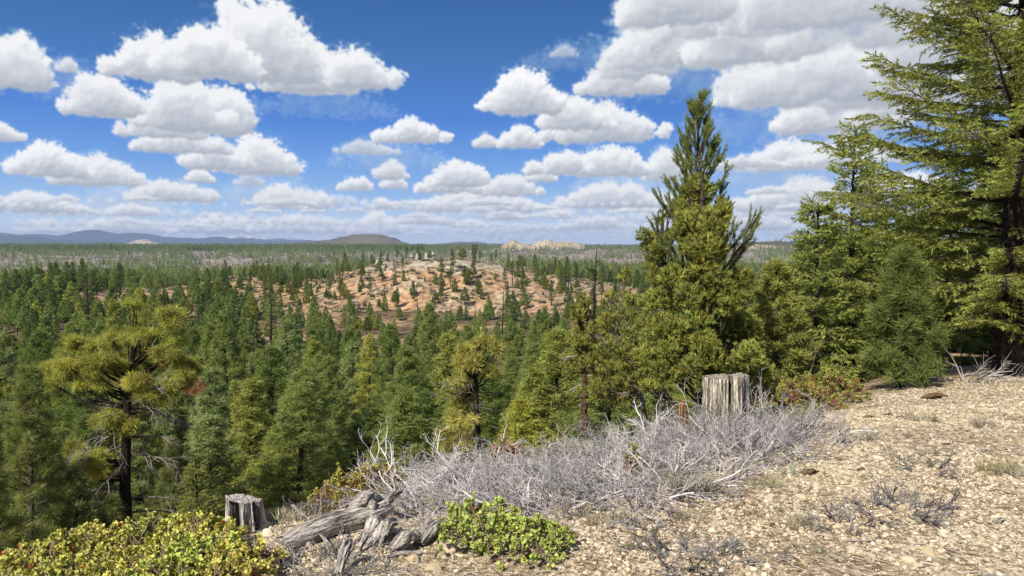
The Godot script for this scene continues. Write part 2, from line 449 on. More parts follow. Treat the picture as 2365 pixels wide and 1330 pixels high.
func make_terrain():
	# one sheet, finer where the view needs it, out to the plateau's far end
	var radii := PackedFloat32Array()
	var r := 0.4
	while r < 13000.0:
		radii.append(r)
		var step: float = clampf(r * 0.026, 0.09, 1e9)
		if r > 150.0 and r < 320.0:
			step = 2.4
		elif r > 900.0:
			step = r * 0.05
		r += step
	var turns := PackedFloat32Array()
	var az := -180.0
	while az < 179.99:
		turns.append(deg_to_rad(az))
		az += 0.3 if az >= -42.0 and az < 42.0 else 3.0
	turns.append(deg_to_rad(180.0))
	var nr := radii.size()
	var nt := turns.size()
	var v := PackedVector3Array(); v.resize(nr * nt)
	var where := PackedInt32Array(); where.resize(nr * nt)
	for i in nr:
		for j in nt:
			var x := sin(turns[j]) * radii[i]
			var z := -cos(turns[j]) * radii[i]
			v[i * nt + j] = Vector3(x, height(x, z), z)
			where[i * nt + j] = region(x, z)
	var n := PackedVector3Array(); n.resize(nr * nt)
	for i in nr:
		for j in nt:
			var a := v[mini(i + 1, nr - 1) * nt + j] - v[maxi(i - 1, 0) * nt + j]
			var b := v[i * nt + mini(j + 1, nt - 1)] - v[i * nt + maxi(j - 1, 0)]
			n[i * nt + j] = b.cross(a).normalized()
	var names := ["ground", "valley_floor", "hill", "slope", "plateau"]
	var labels := ["pale gravel crest of the knoll with scattered stones and litter", "brown needle covered valley floor under the pines with sandy clearings", "bare orange and cream badland hill with scattered pines in mid valley", "grey lilac lava slope with brush below the wooded plateau", "flat wooded plateau reaching to the horizon"]
	var kinds := ["ground", "valley floor", "hill", "slope", "plateau"]
	for k in 5:
		var at := {}
		var vv := PackedVector3Array()
		var nn := PackedVector3Array()
		var cc := PackedColorArray()
		var ii := PackedInt32Array()
		for i in nr - 1:
			for j in nt - 1:
				var q := [i * nt + j, i * nt + j + 1, (i + 1) * nt + j, (i + 1) * nt + j + 1]
				if where[q[0]] != k:
					continue
				var w := []
				for g in q:
					if not at.has(g):
						at[g] = vv.size()
						vv.append(v[g]); nn.append(n[g])
						cc.append(soil(v[g].x, v[g].z, v[g].y, k))
					w.append(at[g])
				ii.append_array(PackedInt32Array([w[0], w[2], w[1], w[1], w[2], w[3]]))
		struct(names[k], surface(vv, ii, cc, nn), M.ground if k == 0 else M.land, labels[k], kinds[k])

var ridges := {}
# a far hill: a ridge drawn as heights along a line across the view, with its own depth
func ridge(called: String, label: String, category: String, dist: float, deep: float, foot: float, crest: Array, paint: Callable, rough: float, seedn: int):
	var nx := 110
	var nz := 26
	var x0: float = crest[0][0]
	var x1: float = crest[crest.size() - 1][0]
	var v := PackedVector3Array(); var c := PackedColorArray(); var idx := PackedInt32Array(); var nn := PackedVector3Array()
	for i in nz:
		for j in nx:
			var u := float(j) / (nx - 1)
			var x := lerpf(x0, x1, u)
			var k := 0
			while k < crest.size() - 2 and crest[k + 1][0] < x:
				k += 1
			var t: float = clampf((x - crest[k][0]) / (crest[k + 1][0] - crest[k][0]), 0.0, 1.0)
			var top: float = lerpf(crest[k][1], crest[k + 1][1], t * t * (3.0 - 2.0 * t))
			var w := float(i) / (nz - 1) * 2.0 - 1.0
			var wide := (x1 - x0)
			var lift := pow(maxf(1.0 - w * w, 0.0), 0.9)
			var bump := broad.get_noise_2d(x / wide * 400.0 + seedn * 37.0, w * deep / wide * 400.0) + 0.5 * ridged.get_noise_2d(x / wide * 500.0 + seedn * 11.0, w * deep / wide * 220.0)
			var y := foot + (top - foot) * lift + bump * rough * (top - foot) * lift * (1.0 - lift * 0.6)
			v.append(Vector3(x, y, -dist - w * deep))
			c.append(paint.call(x, y, bump, lift))
	for i in nz:
		for j in nx:
			var a := v[mini(i + 1, nz - 1) * nx + j] - v[maxi(i - 1, 0) * nx + j]
			var b := v[i * nx + mini(j + 1, nx - 1)] - v[i * nx + maxi(j - 1, 0)]
			nn.append(b.cross(a).normalized())
	for i in nz - 1:
		for j in nx - 1:
			var q := i * nx + j
			idx.append_array(PackedInt32Array([q, q + nx, q + 1, q + 1, q + nx, q + nx + 1]))
	ridges[label] = v
	return struct(called, surface(v, idx, c, nn), M.land, label, category)

func make_far_land():
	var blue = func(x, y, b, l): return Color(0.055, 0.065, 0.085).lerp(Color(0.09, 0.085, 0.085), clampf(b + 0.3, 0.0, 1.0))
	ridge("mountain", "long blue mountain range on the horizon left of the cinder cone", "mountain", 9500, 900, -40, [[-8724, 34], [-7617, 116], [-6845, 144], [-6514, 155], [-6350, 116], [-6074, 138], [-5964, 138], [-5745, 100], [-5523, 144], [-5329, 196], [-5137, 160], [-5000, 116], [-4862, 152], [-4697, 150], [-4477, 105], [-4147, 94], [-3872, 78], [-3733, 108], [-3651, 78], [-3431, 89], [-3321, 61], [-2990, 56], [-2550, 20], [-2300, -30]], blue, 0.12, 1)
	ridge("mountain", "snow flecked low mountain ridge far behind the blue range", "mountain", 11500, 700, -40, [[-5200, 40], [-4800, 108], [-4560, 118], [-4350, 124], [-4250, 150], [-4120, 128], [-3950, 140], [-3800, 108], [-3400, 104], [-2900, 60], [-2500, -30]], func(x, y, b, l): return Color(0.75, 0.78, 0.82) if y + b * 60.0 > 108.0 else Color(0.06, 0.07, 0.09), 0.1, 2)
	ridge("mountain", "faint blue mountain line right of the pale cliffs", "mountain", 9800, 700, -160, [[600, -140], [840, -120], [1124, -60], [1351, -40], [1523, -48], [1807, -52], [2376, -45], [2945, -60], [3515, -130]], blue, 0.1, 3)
	ridge("hill", "dark wooded foothill at the far left in front of blue mountains", "hill", 7200, 500, -40, [[-6600, -10], [-5700, 34], [-5200, 50], [-4900, 92], [-4640, 86], [-4400, 50], [-4000, 44], [-3600, 30], [-3000, 0], [-2600, -30]], func(x, y, b, l): return Color(0.06, 0.065, 0.06).lerp(Color(0.25, 0.2, 0.17), smoothstep(0.5, 0.0, l)), 0.1, 4)
	ridge("cinder_cone", "rounded bare brown cinder cone rising above the wooded plateau", "hill", 3600, 330, -12, [[-1400, -12], [-1133, 6], [-966, 17], [-872, 27], [-810, 41], [-750, 52], [-694, 54], [-632, 52], [-580, 39], [-527, 16], [-486, 3], [-402, -12]], func(x, y, b, l): return Color(0.17, 0.14, 0.095).lerp(Color(0.235, 0.19, 0.135), clampf(b + 0.4, 0.0, 1.0)).lerp(Color(0.10, 0.105, 0.07), smoothstep(-760.0, -900.0, x + b * 90.0 - y) * 0.8), 0.06, 5)
	ridge("hill", "low wooded dark hill between cinder cone and pale cliffs", "hill", 4600, 300, -14, [[-640, -14], [-447, 10], [-327, 21], [-220, 21], [-127, 12], [-33, 10], [47, -6], [120, -14]], func(x, y, b, l): return Color(0.10, 0.11, 0.095).lerp(Color(0.33, 0.29, 0.25), clampf(b * 0.8, 0.0, 0.7)), 0.1, 6)
	var cream = func(x, y, b, l): return Color(0.46, 0.38, 0.27).lerp(Color(0.66, 0.58, 0.46), clampf(b * 1.6 + 0.3, 0.0, 1.0)).lerp(Color(0.14, 0.14, 0.09), smoothstep(0.1, 0.5, fine.get_noise_2d(x * 0.25, y * 0.9)) * 0.7)
	ridge("cliff", "pale cream cliffs with knobbed skyline right of the cinder cone", "cliff", 1595, 105, -20, [[-94, -18], [-58, -10], [-30, -5], [-12, 5], [2, 13], [16, 6], [40, 1], [58, 10], [74, 13], [95, 8], [118, 8], [146, 6], [162, -4], [172, -12], [201, -18]], cream, 0.22, 7)
	ridge("cliff", "pale pink cliff with dark wooded top behind the juniper", "cliff", 1560, 120, -24, [[336, -23], [414, -5], [460, 2], [496, 6], [532, 8], [559, 9], [595, 8], [650, 8], [704, 1], [831, -8], [960, -23]], func(x, y, b, l): return Color(0.58, 0.45, 0.35).lerp(Color(0.66, 0.55, 0.44), clampf(b + 0.4, 0.0, 1.0)).lerp(Color(0.13, 0.12, 0.09), smoothstep(-3.0, 3.0, y + b * 9.0 + (x - 498.0) * 0.03)), 0.2, 8)
	ridge("hill", "small yellow bare hill standing before the blue range", "hill", 5200, 120, -14, [[-2760, -14], [-2709, 3], [-2663, 19], [-2602, 38], [-2557, 41], [-2512, 32], [-2467, 14], [-2407, 2], [-2350, -14]], cream, 0.15, 9)


# ---------------------------------------------------------------- making shapes
class Wood:
	var v := PackedVector3Array()
	var n := PackedVector3Array()
	var c := PackedColorArray()
	var idx := PackedInt32Array()
	func tube(p: PackedVector3Array, r0: float, r1: float, sides: int, c0: Color, c1: Color, power := 1.0) -> void:
		var many := p.size()
		var start := v.size()
		var u := Vector3.RIGHT
		for i in many:
			var d := (p[mini(i + 1, many - 1)] - p[maxi(i - 1, 0)]).normalized()
			if i == 0 and absf(d.x) > 0.8:
				u = Vector3.FORWARD
			u = (u - d * u.dot(d)).normalized()
			var w := d.cross(u)
			var t := float(i) / (many - 1)
			var r := lerpf(r0, r1, pow(t, power))
			var col := c0.lerp(c1, t)
			for k in sides:
				var a := TAU * k / sides
				var o := u * cos(a) + w * sin(a)
				v.append(p[i] + o * r)
				n.append(o)
				c.append(col)
		for i in many - 1:
			for k in sides:
				var a := start + i * sides + k
				var b := start + i * sides + (k + 1) % sides
				idx.append_array(PackedInt32Array([a, a + sides, b, b, a + sides, b + sides]))
	func mesh() -> ArrayMesh:
		var a = []
		a.resize(Mesh.ARRAY_MAX)
		a[Mesh.ARRAY_VERTEX] = v
		a[Mesh.ARRAY_NORMAL] = n
		a[Mesh.ARRAY_COLOR] = c
		a[Mesh.ARRAY_INDEX] = idx
		var m = ArrayMesh.new()
		m.add_surface_from_arrays(Mesh.PRIMITIVE_TRIANGLES, a)
		return m

class Leaves:
	var v := PackedVector3Array()
	var c := PackedColorArray()
	func put(x: Transform3D, t: PackedVector3Array, col: Color) -> void:
		v.append_array(x * t)
		var k := PackedColorArray()
		k.resize(t.size())
		k.fill(col)
		c.append_array(k)
	func mesh() -> ArrayMesh:
		var a = []
		a.resize(Mesh.ARRAY_MAX)
		a[Mesh.ARRAY_VERTEX] = v
		a[Mesh.ARRAY_COLOR] = c
		var m = ArrayMesh.new()
		m.add_surface_from_arrays(Mesh.PRIMITIVE_TRIANGLES, a)
		return m

func rv(r: RandomNumberGenerator) -> Vector3:
	var y := r.randf_range(-1, 1)
	var a := r.randf_range(0, TAU)
	var s := sqrt(1.0 - y * y)
	return Vector3(s * cos(a), y, s * sin(a))

# turned so that its own up points along d, at p
func aim(p: Vector3, d: Vector3, size: float, spin: float) -> Transform3D:
	var y := d.normalized()
	var x := y.cross(Vector3(0.31, 0.17, 0.93)).normalized().rotated(y, spin)
	return Transform3D(Basis(x * size, y * size, x.cross(y) * size), p)

func curve(p: Vector3, d: Vector3, length: float, lift: float, segs: int, wiggle: float, r: RandomNumberGenerator) -> PackedVector3Array:
	var out := PackedVector3Array([p])
	var dir := d.normalized()
	for i in segs:
		dir = (dir + Vector3(r.randf_range(-1, 1), r.randf_range(-1, 1), r.randf_range(-1, 1)) * wiggle + Vector3(0, lift, 0)).normalized()
		p += dir * length / segs
		out.append(p)
	return out

func at(p: PackedVector3Array, t: float) -> Vector3:
	var f := clampf(t, 0.0, 0.9999) * (p.size() - 1)
	var i := int(f)
	return p[i].lerp(p[i + 1], f - i)

func heading(p: PackedVector3Array, t: float) -> Vector3:
	var i := int(clampf(t, 0.0, 0.9999) * (p.size() - 1))
	return (p[i + 1] - p[i]).normalized()

# sprays of foliage, pointing up, one metre is one metre
func needle_tuft(seedn: int, many: int, length: float, width: float, spread: float) -> PackedVector3Array:
	var r = RandomNumberGenerator.new(); r.seed = seedn
	var out := PackedVector3Array()
	for i in many:
		var th := spread * sqrt(r.randf())
		var a := r.randf_range(0, TAU)
		var d := Vector3(sin(th) * cos(a), cos(th), sin(th) * sin(a))
		var s := d.cross(rv(r)).normalized() * width * 0.5
		var p := Vector3(0, r.randf_range(-0.4, 0.15) * length, 0)
		var l := length * r.randf_range(0.75, 1.1)
		var sag := Vector3(0, -0.08 * l, 0)
		out.append_array(PackedVector3Array([p + d * l * 0.25 - s, p + d * l * 0.25 + s, p + d * l + sag]))
	return out

func brush_twig(seedn: int, length: float, many: int, needle: float, width: float, flat: float) -> PackedVector3Array:
	var r = RandomNumberGenerator.new(); r.seed = seedn
	var out := PackedVector3Array()
	for i in many:
		var t := (i + r.randf()) / many
		var a := r.randf_range(0, TAU)
		var side := Vector3(cos(a), 0, sin(a) * flat)
		var d := (side.normalized() + Vector3(0, 0.75 + t * 0.5, 0)).normalized()
		var s := d.cross(rv(r)).normalized() * width * 0.5
		var p := Vector3(0, length * t, 0)
		out.append_array(PackedVector3Array([p - s, p + s, p + d * needle * r.randf_range(0.8, 1.15)]))
	return out

func scale_spray(seedn: int, many: int, length: float, width: float) -> PackedVector3Array:
	var r = RandomNumberGenerator.new(); r.seed = seedn
	var out := PackedVector3Array()
	for i in many:
		var th := r.randf_range(0.0, 0.95)
		var a := r.randf_range(0, TAU)
		var d := Vector3(sin(th) * cos(a), cos(th), sin(th) * sin(a))
		var s := d.cross(rv(r)).normalized() * width * r.randf_range(0.4, 0.7)
		var p := rv(r) * length * 0.28
		var l := length * r.randf_range(0.5, 1.0)
		out.append_array(PackedVector3Array([p - s, p + s, p + d * l]))
	return out

func variants(f: Callable) -> Array:
	var out := []
	for i in 5:
		out.append(f.call(i))
	return out

func mesh_part(called: String, mesh: Mesh, mat: Material, parent: Node):
	var o = MeshInstance3D.new()
	o.name = called
	o.mesh = mesh
	o.material_override = mat
	parent.add_child(o, true)
	return o

var used_names := {}
func thing(called: String, label: String, category: String, where := Vector3.ZERO, turn := 0.0, group := ""):
	var o = Node3D.new()
	return dress(o, called, label, category, where, turn, group)

func dress(o, called: String, label: String, category: String, where := Vector3.ZERO, turn := 0.0, group := ""):
	var k: int = used_names.get(called, 0)
	used_names[called] = k + 1
	o.name = called if k == 0 else "%s_%03d" % [called, k]
	add_child(o, true)
	o.position = where
	o.rotation.y = turn
	o.set_meta("label", label)
	o.set_meta("category", category)
	if group:
		o.set_meta("group", group)
	return o

# ---------------------------------------------------------------- trees
const BARK_DARK := Color(0.105, 0.083, 0.07)
const BARK_GREY := Color(0.23, 0.20, 0.18)

# a young or middle-aged pine: whorls of limbs that turn up at their ends and carry tufts of needles
func pine_shape(seedn: int, tall: float, wide: float, bare: float, tufts: Array, size: float, dense: float, green: Color, bark: Color, fine_wood := true, droop := 0.0) -> Array:
	var r = RandomNumberGenerator.new(); r.seed = seedn
	var w := Wood.new()
	var l := Leaves.new()
	var lean := Vector3(r.randf_range(-0.03, 0.03), 1, r.randf_range(-0.03, 0.03))
	var trunk := curve(Vector3(0, -0.3, 0), lean, tall + 0.3, 0.06, 9, 0.018, r)
	w.tube(trunk, 0.022 * tall + 0.02, 0.012, 8, bark, bark, 0.85)
	var y := bare * tall
	while y < tall * 0.97:
		var t := maxf((y / tall - bare) / (1.0 - bare), 0.0)
		var reach := wide * (pow(1.0 - t, 0.64) * (0.72 + 0.28 * smoothstep(0.0, 0.22, t)) + 0.06)
		var many := int(round(lerpf(6.0, 4.0, t)))
		var turn := r.randf_range(0, TAU)
		for k in many:
			var a := turn + TAU * (k + r.randf_range(-0.3, 0.3)) / many
			var length := reach * r.randf_range(0.62, 1.12)
			var pitch := lerpf(-0.05 - droop, 0.95, t * t) + r.randf_range(-0.15, 0.15)
			var d := Vector3(cos(a) * cos(pitch), sin(pitch), sin(a) * cos(pitch))
			var p0 := at(trunk, (y + r.randf_range(-0.06, 0.06) * tall * 0.3 + 0.3) / (tall + 0.3))
			var limb := curve(p0, d, length, 0.10, 5, 0.05, r)
			w.tube(limb, 0.010 + length * 0.012, 0.004, 4 if fine_wood else 3, bark, bark)
			var n := maxi(3, int(round((4.0 + length * 9.0) * dense)))
			for i in n:
				var u := lerpf(0.30, 1.0, pow((i + r.randf()) / n, 0.75))
				var p := at(limb, u)
				var h := heading(limb, u)
				var side := h.cross(Vector3.UP).normalized() * (1.0 if i % 2 == 0 else -1.0)
				var off := length * 0.42 * (1.02 - u) * r.randf_range(0.25, 1.0)
				var q := p + side * off + h * off * 0.7 + Vector3(0, off * r.randf_range(0.0, 0.35), 0)
				if fine_wood and off > 0.06:
					w.tube(PackedVector3Array([p, p.lerp(q, 0.55) - Vector3(0, off * 0.05, 0), q]), 0.006, 0.003, 3, bark, bark)
				var g := green * r.randf_range(0.72, 1.25)
				g = g.lerp(Color(g.g * 1.05, g.g * 1.02, g.b), r.randf_range(0.0, 0.35))
				l.put(aim(q, h + side * 0.4 + Vector3(0, 0.75, 0) + rv(r) * 0.35, size * r.randf_range(0.8, 1.2), r.randf() * TAU), tufts[r.randi() % 5], g)
		y += lerpf(0.30, 0.20, t) * (0.45 + tall * 0.085) * r.randf_range(0.8, 1.2) / dense
	for i in 4:
		l.put(aim(at(trunk, 1.0) + Vector3(0, -0.05 * i, 0), Vector3(0, 1, 0) + rv(r) * 0.3, size, r.randf() * TAU), tufts[i], green)
	return [w.mesh(), l.mesh()]

# a fir: long limbs that sag and lift, flat side sprays hung with short-needled twigs
func fir_shape(seedn: int, tall: float, wide: float, bare: float, twigs: Array, size: float, dense: float, green: Color, bark: Color, sparse_top := false) -> Array:
	var r = RandomNumberGenerator.new(); r.seed = seedn
	var w := Wood.new()
	var l := Leaves.new()
	var limbs := Wood.new()
	var trunk := curve(Vector3(0, -0.4, 0), Vector3(0, 1, 0), tall + 0.4, 0.05, 14, 0.012, r)
	w.tube(trunk, 0.0195 * tall + 0.02, 0.012, 12, bark, bark, 0.8)
	var y := bare * tall
	while y < tall * 0.98:
		var t := maxf((y / tall - bare) / (1.0 - bare), 0.0)
		var reach := wide * (pow(1.0 - t, 0.8) * (0.6 + 0.4 * smoothstep(0.0, 0.25, t)) + 0.05)
		var many := 5 if t < 0.8 else 4
		var turn := r.randf_range(0, TAU)
		for k in many:
			if sparse_top and t > 0.55 and r.randf() < 0.35:
				continue
			var a := turn + TAU * (k + r.randf_range(-0.35, 0.35)) / many
			var length := reach * r.randf_range(0.6, 1.15)
			var pitch := lerpf(-0.08, 0.75, pow(t, 1.5)) + r.randf_range(-0.14, 0.14)
			var d := Vector3(cos(a) * cos(pitch), sin(pitch), sin(a) * cos(pitch))
			var p0 := at(trunk, (y + r.randf_range(-0.12, 0.12) + 0.4) / (tall + 0.4))
			var limb := curve(p0, d, length, 0.055, 6, 0.05, r)
			limbs.tube(limb, 0.010 + length * 0.0085, 0.004, 5, bark, BARK_GREY)
			var n := maxi(5, int(length * 15.0 * dense))
			for i in n:
				var u := lerpf(0.18, 1.0, (i + r.randf()) / n)
				var h := heading(limb, u)
				var s := h.cross(Vector3.UP).normalized() * (1.0 if i % 2 == 0 else -1.0)
				var reach2 := (0.10 + 0.34 * length * (1.0 - u) * 0.55 + 0.05) * r.randf_range(0.6, 1.25)
				var twig := curve(at(limb, u), s * 0.8 + h * 0.75 + Vector3(0, r.randf_range(-0.30, 0.12), 0), reach2, -0.06, 3, 0.10, r)
				limbs.tube(twig, 0.005, 0.0025, 3, BARK_GREY, BARK_GREY)
				var m := maxi(2, int(reach2 / (0.055 * size)))
				var g := green * r.randf_range(0.70, 1.25)
				g = g.lerp(Color(g.g * 1.15, g.g * 1.02, g.b * 0.9), r.randf_range(0.0, 0.55) * u)
				for q in m:
					var e := (q + 0.6) / m
					var hh := heading(twig, e)
					var ss := hh.cross(Vector3.UP).normalized() * (1.0 if q % 2 == 0 else -1.0)
					l.put(aim(at(twig, e), hh + ss * r.randf_range(0.1, 0.8) + Vector3(0, r.randf_range(-0.35, 0.25), 0), size * r.randf_range(0.75, 1.15), r.randf() * TAU), twigs[r.randi() % 5], g)
		y += lerpf(0.27, 0.17, t) * r.randf_range(0.8, 1.2) / sqrt(dense)
	return [w.mesh(), l.mesh(), limbs.mesh()]

# a tree of separate leafy masses: lobes are [x, y, z, rx, ry, rz], each on its own limb from the stem
func lobed_shape(seedn: int, stem: PackedVector3Array, thick: float, lobes: Array, sprays: Array, size: float, dense: float, green: Color, bark: Color, up := 0.8, hollow := 0.55, odd := Color(0, 0, 0, 0)) -> Array:
	var r = RandomNumberGenerator.new(); r.seed = seedn
	var w := Wood.new()
	var l := Leaves.new()
	var limbs := Wood.new()
	w.tube(stem, thick, thick * 0.22, 9, bark, bark, 0.9)
	var top := stem[stem.size() - 1].y
	for b in lobes:
		var m := Vector3(b[0], b[1], b[2])
		var s := Vector3(b[3], b[4], b[5])
		var from := at(stem, clampf((m.y - s.y * 0.9 - m.length() * 0.22) / maxf(top, 0.1), 0.03, 0.96))
		var mid := from.lerp(m, 0.55) + Vector3(0, -0.10 * from.distance_to(m), 0) + rv(r) * 0.06
		var limb := PackedVector3Array([from, from.lerp(mid, 0.55) + rv(r) * 0.03, mid, mid.lerp(m, 0.6) + rv(r) * 0.03, m + Vector3(0, s.y * 0.3, 0)])
		limbs.tube(limb, clampf(thick * 2.6 / sqrt(float(lobes.size() * 4)), 0.010, 0.05), 0.005, 5, bark, bark)
		for i in 3 + int(s.length() * 5.0):
			var e := rv(r)
			var p := at(limb, r.randf_range(0.45, 1.0))
			var q := m + Vector3(e.x * s.x, e.y * s.y * 0.7, e.z * s.z) * 0.75
			limbs.tube(PackedVector3Array([p, p.lerp(q, 0.5) + rv(r) * 0.04 * s.length(), q]), 0.009, 0.003, 3, bark, bark)
		var many := int((s.x * s.y + s.y * s.z + s.x * s.z) * dense)
		var tone := r.randf_range(0.8, 1.2)
		var shift := r.randf_range(0.0, 0.4)
		for i in many:
			var e := rv(r)
			var bulge := 0.82 + 0.5 * wisp.get_noise_3d(e.x * 2.0 + b[0] * 9.0, e.y * 2.0 + b[1] * 9.0, e.z * 2.0 + seedn)
			var k := lerpf(hollow, 1.0, sqrt(r.randf())) * bulge
			var p := m + Vector3(e.x * s.x, e.y * s.y, e.z * s.z) * k
			var g := green * tone * r.randf_range(0.62, 1.34)
			g = g.lerp(Color(g.g * 1.12, g.g, g.b * 0.9), shift + r.randf_range(-0.1, 0.25))
			if odd.a > 0.0 and r.randf() < odd.a:
				g = Color(odd.r, odd.g, odd.b) * r.randf_range(0.7, 1.2)
			g.a = 1.0
			l.put(aim(p, e * 0.7 + Vector3(0, up, 0) + rv(r) * 0.45, size * r.randf_range(0.7, 1.25), r.randf() * TAU), sprays[r.randi() % 5], g)
	return [w.mesh(), l.mesh(), limbs.mesh()]

# each lobe broken into smaller ones, so that sky and limbs show between
func broken(lobes: Array, many: int, part: float, seedn: int) -> Array:
	var r = RandomNumberGenerator.new(); r.seed = seedn
	var out := []
	for b in lobes:
		for i in many:
			var e := rv(r) * r.randf_range(0.35, 0.85)
			var k := part * r.randf_range(0.75, 1.25)
			out.append([b[0] + e.x * b[3], b[1] + e.y * b[4], b[2] + e.z * b[5], b[3] * k, b[4] * k * 0.85, b[5] * k])
	return out

# dead limbs: a forking bare branch
func dead_limb(w: Wood, p: Vector3, d: Vector3, length: float, thick: float, forks: int, lift: float, c0: Color, c1: Color, r: RandomNumberGenerator, wiggle := 0.16) -> void:
	var limb := curve(p, d, length, lift, 5, wiggle, r)
	w.tube(limb, thick, thick * 0.35, 4 if thick > 0.006 else 3, c0, c1)
	if forks <= 0:
		return
	var n := r.randi_range(2, 4)
	for i in n:
		var u := lerpf(0.3, 1.0, (i + r.randf()) / n)
		var h := heading(limb, u)
		var s := h.cross(rv(r)).normalized()
		dead_limb(w, at(limb, u), h + s * r.randf_range(0.5, 1.1), length * r.randf_range(0.35, 0.62), maxf(thick * 0.5, 0.0016), forks - 1, lift, c1, c1, r, wiggle)

func make_tree(called: String, label: String, category: String, where: Vector3, turn: float, shape: Array, bark: Material, leaf: Material, group := ""):
	var t = thing(called, label, category, where, turn, group)
	mesh_part("trunk", shape[0], bark, t)
	mesh_part("crown", shape[1], leaf, t)
	if shape.size() > 2:
		mesh_part("limbs", shape[2], bark, t)
	return t

func spot(x: float, z: float, sink := 0.05) -> Vector3:
	return Vector3(x, height(x, z) - sink, z)


# ---------------------------------------------------------------- the forest
const ORDINALS := ["first", "second", "third", "fourth", "fifth", "sixth", "seventh", "eighth", "ninth", "tenth", "eleventh", "twelfth", "thirteenth", "fourteenth", "fifteenth", "sixteenth", "seventeenth", "eighteenth", "nineteenth"]
func ordinal(i: int) -> String:
	if i < 19:
		return ORDINALS[i]
	var n := i + 1
	var tens = ["", "", "twent", "thirt", "fort", "fift", "sixt", "sevent", "eight", "ninet"][mini(n / 10, 9)]
	return tens + "ieth" if n % 10 == 0 else tens + "y-" + ORDINALS[n % 10 - 1]

func far_pine(seedn: int, clumps: int, faces: int, tall: float, wide: float, green: Color, bare: float) -> ArrayMesh:
	var r = RandomNumberGenerator.new(); r.seed = seedn
	var w := Wood.new()
	w.tube(PackedVector3Array([Vector3(0, -0.5, 0), Vector3(0, tall * 0.5, 0), Vector3(0, tall * 0.97, 0)]), tall * 0.022, tall * 0.004, 4, BARK_DARK, BARK_DARK)
	var l := Leaves.new()
	for i in clumps:
		var t := pow((i + r.randf()) / clumps, 1.25)
		var y := lerpf(bare, 0.97, t) * tall
		var reach := wide * (pow(1.0 - t, 0.75) * (0.75 + 0.25 * smoothstep(0.0, 0.2, t)) + 0.04) * sqrt(r.randf_range(0.05, 1.15))
		var a := r.randf_range(0, TAU)
		var p := Vector3(cos(a) * reach, y, sin(a) * reach)
		var g := green * r.randf_range(0.7, 1.3)
		g.a = 1.0
		var s := wide * (0.30 if clumps > 100 else 0.52) * lerpf(1.1, 0.6, t)
		for k in faces:
			var d := (Vector3(cos(a), 0.7, sin(a)) + rv(r) * 0.9).normalized()
			var side := d.cross(rv(r)).normalized() * s * 0.30
			var q := p + rv(r) * s * 0.35
			l.put(Transform3D(), PackedVector3Array([q - side, q + side, q + d * s]), g)
	var m: ArrayMesh = w.mesh()
	var a2 = []
	a2.resize(Mesh.ARRAY_MAX)
	a2[Mesh.ARRAY_VERTEX] = l.v
	a2[Mesh.ARRAY_COLOR] = l.c
	m.add_surface_from_arrays(Mesh.PRIMITIVE_TRIANGLES, a2)
	m.surface_set_material(0, M.twig)
	m.surface_set_material(1, M.needles)
	return m

func scatter(called: String, parent: Node, mesh: Mesh, list: Array) -> void:
	if list.is_empty():
		return
	var mm = MultiMesh.new()
	mm.transform_format = MultiMesh.TRANSFORM_3D
	mm.use_colors = true
	mm.mesh = mesh
	mm.instance_count = list.size()
	for i in list.size():
		mm.set_instance_transform(i, list[i][0])
		mm.set_instance_color(i, list[i][1])
	var o = MultiMeshInstance3D.new()
	o.name = called
	o.multimesh = mm
	o.set_meta("kind", "stuff")
	parent.add_child(o, true)

func stuff(called: String, label: String, category: String):
	var o = Node3D.new()
	o.name = called
	o.set_meta("kind", "stuff")
	o.set_meta("label", label)
	o.set_meta("category", category)
	add_child(o, true)
	return o

func stand(x: float, z: float, size: float, r: RandomNumberGenerator) -> Transform3D:
	var b := Basis(Vector3.UP, r.randf() * TAU).scaled(Vector3(size * r.randf_range(0.85, 1.15), size, size * r.randf_range(0.85, 1.15)))
	return Transform3D(b, Vector3(x, height(x, z) - 0.1, z))

# mostly ahead, thinner out to the sides
func bearing(r: RandomNumberGenerator) -> float:
	var a := r.randf_range(-0.86, 0.86)
	return a if r.randf() < 0.68 else signf(a) * r.randf_range(0.86, 1.5)

func open_ground(x: float, z: float) -> bool:
	var r := sqrt(x * x + z * z)
	if pow((x + 55.0) / 13.0, 2.0) + pow((z + 138.0) / 14.0, 2.0) < 1.0:   # sandy clearing on the left
		return true
	if pow((x - 4.0) / 18.0, 2.0) + pow((z + 152.0) / 9.0, 2.0) < 1.0:
		return true
	if pow((x + 104.0) / 26.0, 2.0) + pow((z + 172.0) / 12.0, 2.0) < 1.0:
		return true
	return r > 70.0 and broad.get_noise_2d(x * 2.2 + 90.0, z * 2.2) > 0.19

func tint(r: RandomNumberGenerator) -> Color:
	var k := r.randf()
	var b := r.randf_range(0.75, 1.2)
	if k < 0.2:
		return Color(0.72, 0.80, 0.80) * b
	if k < 0.55:
		return Color(1.0, 1.0, 1.0) * b
	if k < 0.92:
		return Color(1.15, 1.06, 0.9) * b
	return Color(1.55, 1.28, 0.95) * b

